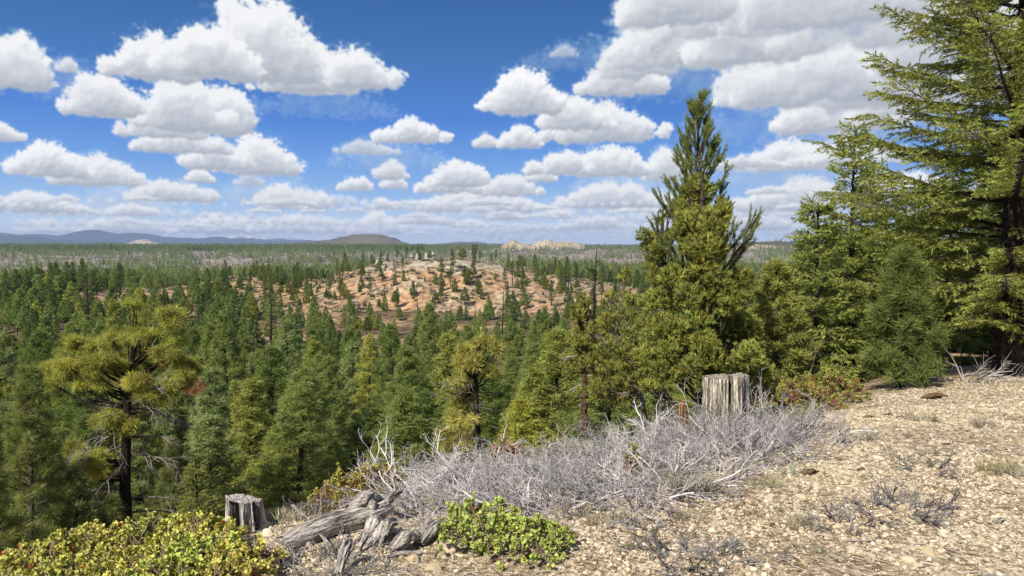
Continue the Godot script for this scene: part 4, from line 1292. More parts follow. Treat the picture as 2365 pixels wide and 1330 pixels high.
	stem = path([[0.02, -2.81, 0.00], [0.01, -2.05, 0.00], [-0.02, -1.34, 0.00], [-0.02, -0.89, 0.00], [0.07, -0.32, 0.00]], y.y)
	t = make_tree("pine_tree", "yellow tufted pine with bare black trunk just beyond the dead brush", "pine tree", y, 0.0, lobed_shape(86, stem, 0.10, broken(lobes, 3, 0.5, 10), tufts, 1.0, 190, Color(0.46, 0.445, 0.135), Color(0.05, 0.040, 0.036), 0.5, 0.25), M.bark, M.pine)
	mesh_part("dead_limbs", bare_limbs(stem, 16, 0.15, 0.75, 0.75, 0.016, -0.03, Color(0.05, 0.042, 0.038), Color(0.16, 0.14, 0.13), 861, 2), M.twig, t)
	y = spot(-1.19, -17)
	make_tree("pine_tree", "olive bushy pine behind the yellow tufted pine's left side", "pine tree", y, 2.0, pine_shape(87, -1.13 - y.y, 0.85, 0.08, long, 1.15, 1.0, Color(0.26, 0.27, 0.065), BARK_DARK), M.bark, M.pine)
	# left edge: pines whose tops come up from the slope
	for s in [["pale trunked bushy pine at the far left below the old pine", -9.98, -15, -1, 1.15, 0.08, 91, Color(0.24, 0.285, 0.095)], ["bushy pine cut by the left frame edge", -9.52, -13, -1.18, 1.1, 0.06, 92, Color(0.23, 0.275, 0.09)], ["small pale pine between the old pine and the left edge", -9.32, -15.5, -3.15, 0.85, 0.05, 93, Color(0.215, 0.26, 0.10)],
			["low young pine at the foot of the old pine", -8.83, -16, -3.92, 0.6, 0.05, 94, Color(0.21, 0.25, 0.09)], ["grey green pine right behind the old pine's bare limbs", -10.78, -23.5, -4.54, 1.1, 0.06, 95, Color(0.2, 0.24, 0.09)], ["small pale pine left of the old pine's lowest plate", -11.72, -18.5, -3.01, 1.1, 0.05, 96, Color(0.18, 0.235, 0.08)]]:
		var p := spot(s[1], s[2])
		make_tree("pine_tree", s[0], "pine tree", p, r.randf() * TAU, pine_shape(s[6], s[3] - p.y, s[4], s[5], long, 1.15, 1.1, s[7], Color(0.30, 0.27, 0.25) if s[6] == 91 else BARK_DARK), M.bark, M.pine)
	var p := spot(-7.07, -16.5)
	make_tree("fir_tree", "small pointed fir just left of the charred stump", "fir tree", p, 0.3, fir_shape(97, -3.32 - p.y, 0.72, 0.04, coarse, 0.8, 1.3, Color(0.24, 0.28, 0.08), BARK_DARK), M.bark, M.fir)
	# dead standing trees
	for s in [["crooked black dead tree with forked arms right of the orange hill", 5.44, -52, 1.32, 16, 1.7], ["bare black pole of a dead pine left of the old pine's top", -49.07, -105, -3.54, 6, 0.4], ["bare black pole of a dead pine at the far left", -68.45, -120, -2.31, 6, 0.5], ["thin black dead tree in front of the orange hill's left flank", -19, -150, -6.61, 7, 0.5], ["thin dead pole before the orange hill's right flank", -1.57, -120, -4.62, 6, 0.4], ["dead grey pine among the green ones in mid valley", -30.84, -95, -3.32, 40, 0.9]]:
		var q := spot(s[1], s[2])
		var line := curve(Vector3(0, -0.3, 0), Vector3(0, 1, 0), s[3] - q.y + 0.3, 0.05, 8, 0.05 if s[5] > 1.0 else 0.015, r)
		var w := Wood.new()
		w.tube(line, 0.013 * (s[3] - q.y) + 0.03, 0.03, 7, Color(0.035, 0.03, 0.028), Color(0.05, 0.045, 0.04))
		var o = thing("dead_tree", s[0], "dead tree", q)
		mesh_part("trunk", w.mesh(), M.bark, o)
		mesh_part("limbs", bare_limbs(line, s[4], 0.35, 0.95, s[5], 0.05, 0.04, Color(0.035, 0.03, 0.028), Color(0.07, 0.06, 0.055), int(s[3] * 100.0) + s[4], 2), M.twig, o)

func limber(where: Vector3, tall: float):
	var r = RandomNumberGenerator.new(); r.seed = 606
	var w := Wood.new(); var limbs := Wood.new(); var l := Leaves.new()
	var brush := variants(func(i): return brush_twig(70 + i, 0.10, 30, 0.036, 0.008, 1.0))
	var bark := Color(0.22, 0.19, 0.17)
	var trunk := curve(Vector3(0, -0.3, 0), Vector3(0, 1, 0), tall + 0.25, 0.08, 10, 0.012, r)
	w.tube(trunk, 0.075, 0.010, 9, bark, bark, 0.7)
	var dress_limb := func(p: PackedVector3Array, from: float, many: int):
		for i in many:
			var u := lerpf(from, 1.0, (i + r.randf()) / many)
			var h := heading(p, u)
			l.put(aim(at(p, u), h + rv(r) * 0.28, r.randf_range(0.8, 1.15), r.randf() * TAU), brush[r.randi() % 5], Color(0.23, 0.275, 0.10) * r.randf_range(0.75, 1.3))
	for i in 82:
		var t := lerpf(0.45, 0.985, (i + r.randf()) / 82.0)
		var a := r.randf_range(0, TAU)
		var pitch := lerpf(0.42, 1.12, t) + r.randf_range(-0.12, 0.12)
		var length := lerpf(1.22, 0.26, pow((t - 0.45) / 0.535, 0.9)) * r.randf_range(0.65, 1.1)
		var p := curve(at(trunk, t), Vector3(cos(a) * cos(pitch), sin(pitch), sin(a) * cos(pitch)), length, 0.06, 5, 0.07, r)
		limbs.tube(p, 0.006 + 0.011 * length, 0.004, 5, bark, bark)
		dress_limb.call(p, 0.42, maxi(5, int(length * 25.0)))
		for k in 1 + int(length * 4.0):
			var u := r.randf_range(0.35, 0.9)
			var h := heading(p, u)
			var q := curve(at(p, u), h + rv(r) * 0.6 + Vector3(0, 0.3, 0), length * r.randf_range(0.16, 0.3), 0.12, 3, 0.05, r)
			limbs.tube(q, 0.005, 0.003, 4, bark, bark)
			dress_limb.call(q, 0.2, 5)
	dress_limb.call(trunk.slice(7), 0.35, 16)
	make_tree("limber_pine", "pine with bottlebrush shoots rising above the big juniper into the sky", "pine tree", where, 0.5, [w.mesh(), l.mesh(), limbs.mesh()], M.bark, M.pine)


# ---------------------------------------------------------------- brush, leaves, dead wood, stones
func dead_bush_shape(seedn: int, stems: int, length: float, flat: float, pale: float, forks := 3, thin := 1.0) -> Array:
	var r = RandomNumberGenerator.new(); r.seed = seedn
	var thick := Wood.new()
	var w := Wood.new()
	for i in stems:
		var a := TAU * (i + r.randf_range(-0.4, 0.4)) / stems
		var e := r.randf_range(0.10, 0.95) * flat
		var d := Vector3(cos(a) * cos(e), sin(e), sin(a) * cos(e))
		var k := pale * r.randf_range(0.28, 1.15)
		var c0 := Color(0.24, 0.215, 0.21) * k
		var c1 := Color(0.56, 0.53, 0.53) * k
		var p0 := Vector3(cos(a), 0, sin(a)) * 0.06 + Vector3(0, -0.03, 0)
		var l := length * r.randf_range(0.7, 1.2)
		var limb := curve(p0, d, l, 0.02, 6, 0.20, r)
		thick.tube(limb, 0.0115 * thin, 0.005 * thin, 5, (c0 * 1.5).lerp(c1, 0.3), c1 * 1.12 if k > 0.6 * pale else c1)
		for j in 5:
			var u := lerpf(0.15, 1.0, (j + r.randf()) / 5.0)
			var h := heading(limb, u)
			dead_limb(w, at(limb, u), h + h.cross(rv(r)).normalized() * 0.8 + Vector3(0, 0.12, 0), l * r.randf_range(0.35, 0.6), 0.005 * thin, forks - 1, 0.0, c0.lerp(c1, 0.5), c1, r, 0.22)
	return [thick.mesh(), w.mesh()]

func make_brush():
	var r = RandomNumberGenerator.new(); r.seed = 707
	var shapes := []
	for i in 6:
		shapes.append(dead_bush_shape(700 + i, 18, 0.45, 0.62 if i % 2 == 0 else 0.42, 1.0))
	var rows := {
		"front row": [[-0.59, -5.15], [-0.36, -5.2], [-0.1, -5.2], [0.16, -5.1], [0.4, -5], [0.64, -5.05], [0.89, -5.2], [1.16, -5.5], [1.53, -5.95], [1.89, -6.2], [2.24, -6.45], [2.6, -6.7], [2.95, -7.05]],
		"middle row": [[-0.84, -6.1], [-0.51, -6.15], [-0.19, -6.1], [0.13, -6], [-1.05, -6.5], [-0.73, -6.5], [-0.37, -6.55], [-0.01, -6.5], [0.35, -6.5], [0.69, -6.45], [1.03, -6.6], [1.41, -6.85], [1.76, -7], [2.17, -7.2], [2.55, -7.4]],
		"second row": [[-0.5, -5.6], [-0.24, -5.65], [0.04, -5.6], [0.32, -5.6], [0.58, -5.6], [0.86, -5.75], [1.16, -6], [1.51, -6.35], [1.86, -6.75, 1], [2.08, -6.85, 1], [2.32, -6.9], [2.64, -7.1], [2.02, -7, 1]],
		"rear row": [[-0.93, -7.2], [-0.34, -7.05], [0.09, -7], [0.52, -7], [0.89, -7], [-0.61, -7.4], [-0.14, -7.5], [0.32, -7.5], [0.73, -7.45], [1.13, -7.55], [1.52, -7.75], [1.87, -7.9]]}
	for row in rows:
		for i in rows[row].size():
			var s: Array = rows[row][i]
			var shape: Array = shapes[r.randi() % 6]
			var t = thing("dead_bush", "bleached leafless bush, %s from left in the %s of the grey thicket" % [ordinal(i), row], "bush", spot(s[0], s[1], 0.02), r.randf() * TAU, "grey dead thicket along the rim")
			mesh_part("stems", shape[0], M.twig, t)
			mesh_part("twigs", shape[1], M.twig, t).set_meta("kind", "stuff")
			t.scale = Vector3(1.05, r.randf_range(0.6, 0.85) * lerpf(0.9, 1.45, smoothstep(0.3, 2.3, s[0])) * (1.35 if s.size() > 2 else 1.0), 1.05) * r.randf_range(0.85, 1.12)
	# taller bleached limbs that stand out of the thicket
	for s in [["white twisted dead shrub behind the fallen log's root end", -1.07, -6.9, 0.62], ["white crooked bare shrub beside the black trunked pine", -0.48, -7.6, 0.55], ["bleached forked snag standing up in the thicket left of the stump", 1.37, -7.1, 0.48], ["bleached bare shrub at the thicket's left end", -1.33, -7.3, 0.5]]:
		var w := Wood.new()
		for i in 5:
			var a := r.randf_range(0, TAU)
			dead_limb(w, Vector3(0, -0.03, 0), Vector3(cos(a) * 0.6, 0.8, sin(a) * 0.6), s[3] * r.randf_range(0.7, 1.1), 0.013, 3, 0.0, Color(0.5, 0.47, 0.46), Color(0.74, 0.71, 0.70), r, 0.26)
		var t = thing("dead_shrub", s[0], "shrub", spot(s[1], s[2], 0.02))
		mesh_part("stems", w.mesh(), M.twig, t)
	var w2 := Wood.new()
	for i in 12:
		var a := r.randf_range(0, TAU)
		dead_limb(w2, Vector3(0, -0.03, 0), Vector3(cos(a), 0.55, sin(a)), 0.55, 0.012, 2, -0.03, Color(0.32, 0.30, 0.28), Color(0.48, 0.45, 0.43), r, 0.16)
	var t2 = thing("dead_shrub", "grey bare branching shrub at the foot of the tall fir", "shrub", spot(6.4, -10.4, 0.02))
	mesh_part("stems", w2.mesh(), M.twig, t2)
	w2 = Wood.new()
	for i in 9:
		var a := r.randf_range(0, TAU)
		dead_limb(w2, Vector3(0, -0.05, 0), Vector3(cos(a), 1.2, sin(a)), 1.0, 0.022, 3, -0.04, Color(0.26, 0.24, 0.23), Color(0.46, 0.43, 0.42), r, 0.18)
	t2 = thing("dead_shrub", "drooping dead grey bush left of the reddish trunk", "shrub", spot(0.75, -11.5, 0.02))
	mesh_part("stems", w2.mesh(), M.twig, t2)
	# manzanitas
	var lime := Color(0.47, 0.495, 0.115)
	manzanita("low leafy green bush alone on the gravel in front of the thicket", -0.2, -4.45, 0.34, 0.30, 170, Color(0.36, 0.455, 0.105), 711, 170)
	manzanita("round leafed green bush beside the first, right above the frame bottom", 0.11, -4.25, 0.34, 0.23, 170, Color(0.37, 0.45, 0.105), 712, 130)
	var k := 0
	for s in [["yellow-green leafy bush at the bottom left corner", -2.91, -4.35, 0.50, 0.24], ["yellow-green leafy bush second from the bottom left corner", -2.63, -4.55, 0.48, 0.33], ["leafy bush just under the old pine's trunk", -2.39, -4.75, 0.46, 0.32], ["leafy bush touching the charred stump's left side", -2.03, -4.7, 0.40, 0.26],
			["leafy bush spreading onto the gravel below the charred stump", -1.54, -4, 0.34, 0.19], ["leafy bush at the frame bottom left of the pale gravel patch", -1.77, -4.05, 0.42, 0.24], ["leafy bush at the frame bottom below the old pine", -2.11, -4, 0.42, 0.25], ["leafy bush at the frame bottom near the left corner", -2.41, -3.9, 0.42, 0.22]]:
		manzanita(s[0], s[1], s[2], s[3], s[4], 260, lime * Color(r.randf_range(0.9, 1.12), r.randf_range(0.95, 1.05), 1.0), 720 + k, 36)
		k += 1
	manzanita("red stemmed green bush right of the split stump", 3.38, -8.9, 0.66, 0.54, 520, Color(0.27, 0.30, 0.075), 731, 0)
	manzanita("red stemmed bush with pale blossoms below the dense fir", 4.05, -9.3, 0.52, 0.46, 400, Color(0.28, 0.31, 0.08), 732, 0)
	manzanita("small low green bush in front of the red stemmed bush", 3.26, -8.2, 0.28, 0.13, 70, Color(0.20, 0.27, 0.07), 733, 0)
	manzanita("green bush poking out of the thicket's far edge", 0.5, -8, 0.52, 0.46, 300, Color(0.27, 0.29, 0.07), 734, 0)
	manzanita("bush with orange tinged leaves behind the fallen log", -1.43, -6.4, 0.42, 0.42, 240, Color(0.35, 0.32, 0.07), 735, 0)
	manzanita("orange and green bush behind the log's root end", -1.23, -6.7, 0.34, 0.44, 200, Color(0.36, 0.28, 0.07), 736, 0)
	manzanita("small yellow-green sprig inside the grey thicket", 0.98, -5.95, 0.12, 0.30, 26, Color(0.28, 0.29, 0.05), 737, 0)
	manzanita("rusty leafed bush among the thicket's rear row", -0.05, -7.2, 0.28, 0.40, 90, Color(0.26, 0.12, 0.06), 738, 0)

func leaf_shape(seedn: int, col: Color) -> ArrayMesh:
	var r = RandomNumberGenerator.new(); r.seed = seedn
	var l := Leaves.new()
	l.put(Transform3D(), oval(r), col)
	return l.mesh()

func oval(r: RandomNumberGenerator) -> PackedVector3Array:
	var w := r.randf_range(0.34, 0.42)
	var b := r.randf_range(0.04, 0.14)
	var p := [Vector3(0, 0, 0), Vector3(w, 0.34, b), Vector3(w * 0.86, 0.70, b), Vector3(0, 1.0, -0.03), Vector3(-w * 0.86, 0.70, b), Vector3(-w, 0.34, b), Vector3(0, 0.5, 0)]
	return PackedVector3Array([p[6], p[0], p[1], p[6], p[1], p[2], p[6], p[2], p[3], p[6], p[3], p[4], p[6], p[4], p[5], p[6], p[5], p[0]])

var leaf_meshes := {}
func manzanita(label: String, x: float, z: float, wide: float, high: float, ends: int, col: Color, seedn: int, single: int):
	var r = RandomNumberGenerator.new(); r.seed = seedn
	var w := Wood.new(); var l := Leaves.new()
	var t = thing("manzanita_bush", label, "bush", spot(x, z, 0.02), 0.0)
	var red := Color(0.22, 0.10, 0.075) if single < 100 and not "leafy" in label else Color(0.21, 0.155, 0.11)
	var ovals := variants(func(i): var q = RandomNumberGenerator.new(); q.seed = i + seedn; return oval(q))
	var tips := []
	for i in ends:
		var a := r.randf_range(0, TAU)
		var k := sqrt(r.randf())
		var bulge := 0.8 + 0.45 * wisp.get_noise_2d(cos(a) * 1.5 * k + seedn, sin(a) * 1.5 * k)
		var lump := 0.75 + 0.5 * wisp.get_noise_2d(cos(a) * 3.0 * k + seedn * 3.0, sin(a) * 3.0 * k)
		var p := Vector3(cos(a) * k * wide * bulge, high * (sqrt(maxf(1.0 - k * k * 0.85, 0.02)) * lump) * (1.0 if r.randf() < 0.8 else r.randf_range(0.4, 1.0)) + 0.02, sin(a) * k * wide * bulge)
		tips.append(p)
	# stems: a few main ones, the tips hang on the nearest
	var mains := []
	for i in 9:
		var a := TAU * (i + r.randf_range(-0.3, 0.3)) / 9.0
		var m := Vector3(cos(a) * wide * 0.55, high * r.randf_range(0.35, 0.6), sin(a) * wide * 0.55)
		if i == 0:
			m = Vector3(0, high * 0.6, 0)
		var p := PackedVector3Array([Vector3(cos(a), -0.3, sin(a)) * 0.05, m * 0.4 + rv(r) * 0.03, m])
		w.tube(p, 0.010, 0.006, 5, red, red)
		mains.append(m)
	for p in tips:
		var best: Vector3 = mains[0]
		for m in mains:
			if p.distance_squared_to(m) < p.distance_squared_to(best):
				best = m
		var d: Vector3 = (p - best * 0.8)
		w.tube(PackedVector3Array([best * 0.8, best.lerp(p, 0.55) + rv(r) * 0.025, p]), 0.0045, 0.0025, 3, red, red * 1.3)
		var n := r.randi_range(11, 16)
		var tone := col * r.randf_range(0.75, 1.2)
		tone = tone.lerp(Color(0.34, 0.27, 0.05), r.randf_range(0.0, 0.35) if r.randf() < 0.4 else 0.0)
		if r.randf() < 0.012:
			tone = Color(0.42, 0.16, 0.05)
		tone.a = 1.0
		var up := (d.normalized() + Vector3(0, 1.1, 0) + rv(r) * 0.4).normalized()
		for i in n:
			var e := rv(r)
			var ld := (up * r.randf_range(0.25, 1.0) + (e - up * e.dot(up)).normalized()).normalized()
			var xf := aim(p - up * r.randf_range(0.0, 0.045), ld, r.randf_range(0.017, 0.028), r.randf() * TAU)
			if single > 0 and (p.z > -0.1 * wide) and r.randf() < 0.5:
				single -= 1
				var tint_at := r.randi() % 5
				var key := "%d_%d" % [seedn, tint_at]
				if not leaf_meshes.has(key):
					leaf_meshes[key] = leaf_shape(tint_at + seedn, Color(col.r * (0.8 + 0.12 * tint_at), col.g * (0.85 + 0.07 * tint_at), col.b))
				var o = mesh_part("leaf", leaf_meshes[key], M.leaf, t)
				o.transform = xf
			else:
				l.put(xf, ovals[r.randi() % 5], tone)
	mesh_part("stems", w.mesh(), M.twig, t)
	var rest = mesh_part("leaves", l.mesh(), M.leaf, t)
	rest.set_meta("kind", "stuff")

# a closed skin over rows of points (each row runs once round)
func skin(rows: Array, cols: Array, cap_low := true, cap_high := true) -> ArrayMesh:
	var v := PackedVector3Array(); var c := PackedColorArray(); var idx := PackedInt32Array(); var n := PackedVector3Array()
	var nr := rows.size()
	var k: int = rows[0].size()
	for i in nr:
		for j in k:
			v.append(rows[i][j]); c.append(cols[i][j])
	for i in nr:
		for j in k:
			var a: Vector3 = rows[mini(i + 1, nr - 1)][j] - rows[maxi(i - 1, 0)][j]
			var b: Vector3 = rows[i][(j + 1) % k] - rows[i][(j + k - 1) % k]
			n.append(b.cross(a).normalized())
	for i in nr - 1:
		for j in k:
			var q := i * k + j
			var q2 := i * k + (j + 1) % k
			idx.append_array(PackedInt32Array([q, q + k, q2, q2, q + k, q2 + k]))
	for e in [[0, cap_low], [nr - 1, cap_high]]:
		if e[1]:
			var m := Vector3.ZERO
			for p in rows[e[0]]:
				m += p
			m /= k
			var s := v.size()
			var up: Vector3 = (rows[nr - 1][0] - rows[0][0]).normalized() * (1.0 if e[0] else -1.0)
			v.append(m); n.append(up); c.append(cols[e[0]][0])
			for j in k:
				v.append(rows[e[0]][j]); n.append(up); c.append(cols[e[0]][j])
			for j in k:
				if e[0]:
					idx.append_array(PackedInt32Array([s, s + 1 + (j + 1) % k, s + 1 + j]))
				else:
					idx.append_array(PackedInt32Array([s, s + 1 + j, s + 1 + (j + 1) % k]))
	return surface(v, idx, c, n)

# a weathered limb or log: rings along points, swollen, grooved and flattened
func gnarl(pts: PackedVector3Array, radii: Array, sides: int, seedn: int, rough: float, c0: Color, c1: Color, flat := 1.0) -> ArrayMesh:
	var rows := []; var cols := []
	var u := Vector3.UP
	var many := pts.size() * 5 - 4
	for i in many:
		var t := float(i) / (many - 1)
		var p := at(pts, t)
		var d := heading(pts, t)
		u = (u - d * u.dot(d)).normalized()
		var w := d.cross(u)
		var f := t * (radii.size() - 1)
		var k := mini(int(f), radii.size() - 2)
		var rad: float = lerpf(radii[k], radii[k + 1], f - k)
		var row := PackedVector3Array(); var col := PackedColorArray()
		for j in sides:
			var a := TAU * j / sides + t * 1.2
			var g := 0.7 * wisp.get_noise_3d(cos(a) * 1.6 + seedn, sin(a) * 1.6, t * 2.2) + 0.55 - 1.6 * absf(wisp.get_noise_3d(cos(a) * 3.4 - seedn, sin(a) * 3.4, t * 1.1))
			var e := rad * (1.0 + rough * g)
			var torn := d * rad * 1.6 * wisp.get_noise_2d(cos(a) * 5.0 + seedn, sin(a) * 5.0) if i == 0 or i == many - 1 else Vector3.ZERO
			row.append(p + u * cos(a) * e * flat + w * sin(a) * e + torn)
			col.append(c0.lerp(c1, clampf(0.45 + g * 1.3, 0.0, 1.0)))
		rows.append(row); cols.append(col)
	return skin(rows, cols)

func fibrous(pts: PackedVector3Array, radii: Array, seedn: int, c0: Color, c1: Color, flat: float) -> ArrayMesh:
	var r = RandomNumberGenerator.new(); r.seed = seedn
	var st = SurfaceTool.new()
	for i in 7:
		var fat: float = radii[radii.size() / 2]
		var off := rv(r) * fat * (0.0 if i == 0 else 0.75)
		var own := PackedVector3Array()
		var cut := r.randi_range(0, 1) if i > 1 else 0
		for k in pts.size() - cut:
			own.append(pts[k] + off * Vector3(0.3, flat, 1.0) * r.randf_range(0.6, 1.5))
		var rr := []
		for x in radii:
			rr.append(x * (0.62 if i == 0 else r.randf_range(0.22, 0.45)))
		rr[rr.size() - 1] = 0.004
		st.append_from(gnarl(own, rr, 14, seedn + i * 7, 0.7, c0 * r.randf_range(0.6, 1.2), c1 * r.randf_range(0.7, 1.15), lerpf(flat, 1.0, 0.4)), 0, Transform3D())
	return st.commit()

func stump(radius: float, high: float, seedn: int, notches: Array, flare: float, tilt: Vector3, c_low: Color, c_high: Color, dark: Color) -> Array:
	# wall, then the sawn top with its own colour
	var rows := []; var cols := []
	var sides := 120
	var rim := PackedVector3Array()
	for i in 15:
		var h := float(i) / 14.0
		var row := PackedVector3Array(); var col := PackedColorArray()
		for j in sides:
			var a := TAU * j / sides
			var g := wisp.get_noise_3d(cos(a) * 5.5 + seedn, sin(a) * 5.5, h * 1.1) + 0.5 * wisp.get_noise_3d(cos(a) * 15.0 + seedn, sin(a) * 15.0, h * 1.6)
			var lobe := wisp.get_noise_2d(cos(a) * 1.3 + seedn, sin(a) * 1.3)
			var rad := radius * (1.0 + 0.20 * lobe + 0.10 * g + 0.10 * wisp.get_noise_3d(cos(a) * 2.4 + seedn, sin(a) * 2.4, h * 2.2 + 5.0) + flare * pow(1.0 - h, 2.4) * (1.0 + 1.2 * lobe))
			var shade := clampf(0.55 + g * 1.2, 0.0, 1.0)
			var black := 0.0
			for q in notches:   # angle, half width, depth, from height, blackness
				var da := absf(wrapf(a - q[0] - 0.12 * (g), -PI, PI))
				var cut: float = exp(-pow(da / q[1], 4.0)) * smoothstep(q[3] - 0.12, q[3] + 0.02, h) if q[3] > 0.0 else exp(-pow(da / q[1], 4.0)) * (1.0 - smoothstep(-q[3], -q[3] + 0.12, h))
				rad *= 1.0 - q[2] * cut
				black = maxf(black, pow(cut, 0.45) * q[4])
			var top := high * (1.0 + 0.025 * wisp.get_noise_2d(cos(a) * 2.5 + seedn, sin(a) * 2.5) + 0.008 * wisp.get_noise_2d(cos(a) * 12.0 + seedn, sin(a) * 12.0) + (0.035 if a > 0.0 and a < 2.2 else 0.0))
			var y := -0.12 + (top + 0.12) * h
			row.append(Vector3(sin(a) * rad, y + h * h * (tilt.x * sin(a) + tilt.z * cos(a)) * rad, cos(a) * rad) + Vector3(tilt.x, 0, tilt.z) * 0.35 * high * h)
			col.append(c_low.lerp(c_high, shade).lerp(dark, black))
		rows.append(row); cols.append(col)
	var wall := skin(rows, cols, false, false)
	var edge: PackedVector3Array = rows[14]
	var m := Vector3.ZERO
	for p in edge:
		m += p
	m /= sides
	var v := PackedVector3Array(); var c := PackedColorArray(); var idx := PackedInt32Array(); var n := PackedVector3Array()
	var rings := [1.0, 0.97, 0.9, 0.8, 0.68, 0.55, 0.42, 0.28, 0.14, 0.0]
	for i in rings.size():
		for j in sides:
			var p: Vector3 = m.lerp(edge[j], rings[i])
			var g := 0.5 * wisp.get_noise_2d(p.x * 14.0 + seedn, p.z * 14.0)
			var ray := wisp.get_noise_2d(atan2(p.x - m.x, p.z - m.z) * 6.0, seedn)
			var low: float = g * 0.010 - 0.03 * smoothstep(0.22, 0.40, ray) * rings[i]
			v.append(p + Vector3(0, 0.0 if i == 0 else low + 0.006, 0))
			n.append(Vector3.UP)
			c.append(c_high.lerp(c_low, clampf(0.35 + g * 1.2 + absf(sin(rings[i] * 40.0)) * 0.2, 0.0, 1.0)) * (0.55 if ray > 0.3 else 1.0))
	for i in rings.size() - 1:
		for j in sides:
			var q := i * sides + j
			var q2 := i * sides + (j + 1) % sides
			idx.append_array(PackedInt32Array([q, q + sides, q2, q2, q + sides, q2 + sides]))
	return [wall, surface(v, idx, c, n)]

func lay(called: String, label: String, category: String, mesh: Mesh, mat: Material, where: Vector3, turn := Vector3.ZERO, group := ""):
	var o = MeshInstance3D.new()
	o.mesh = mesh
	o.material_override = mat
	dress(o, called, label, category, where, 0.0, group)
	o.rotation = turn
	return o

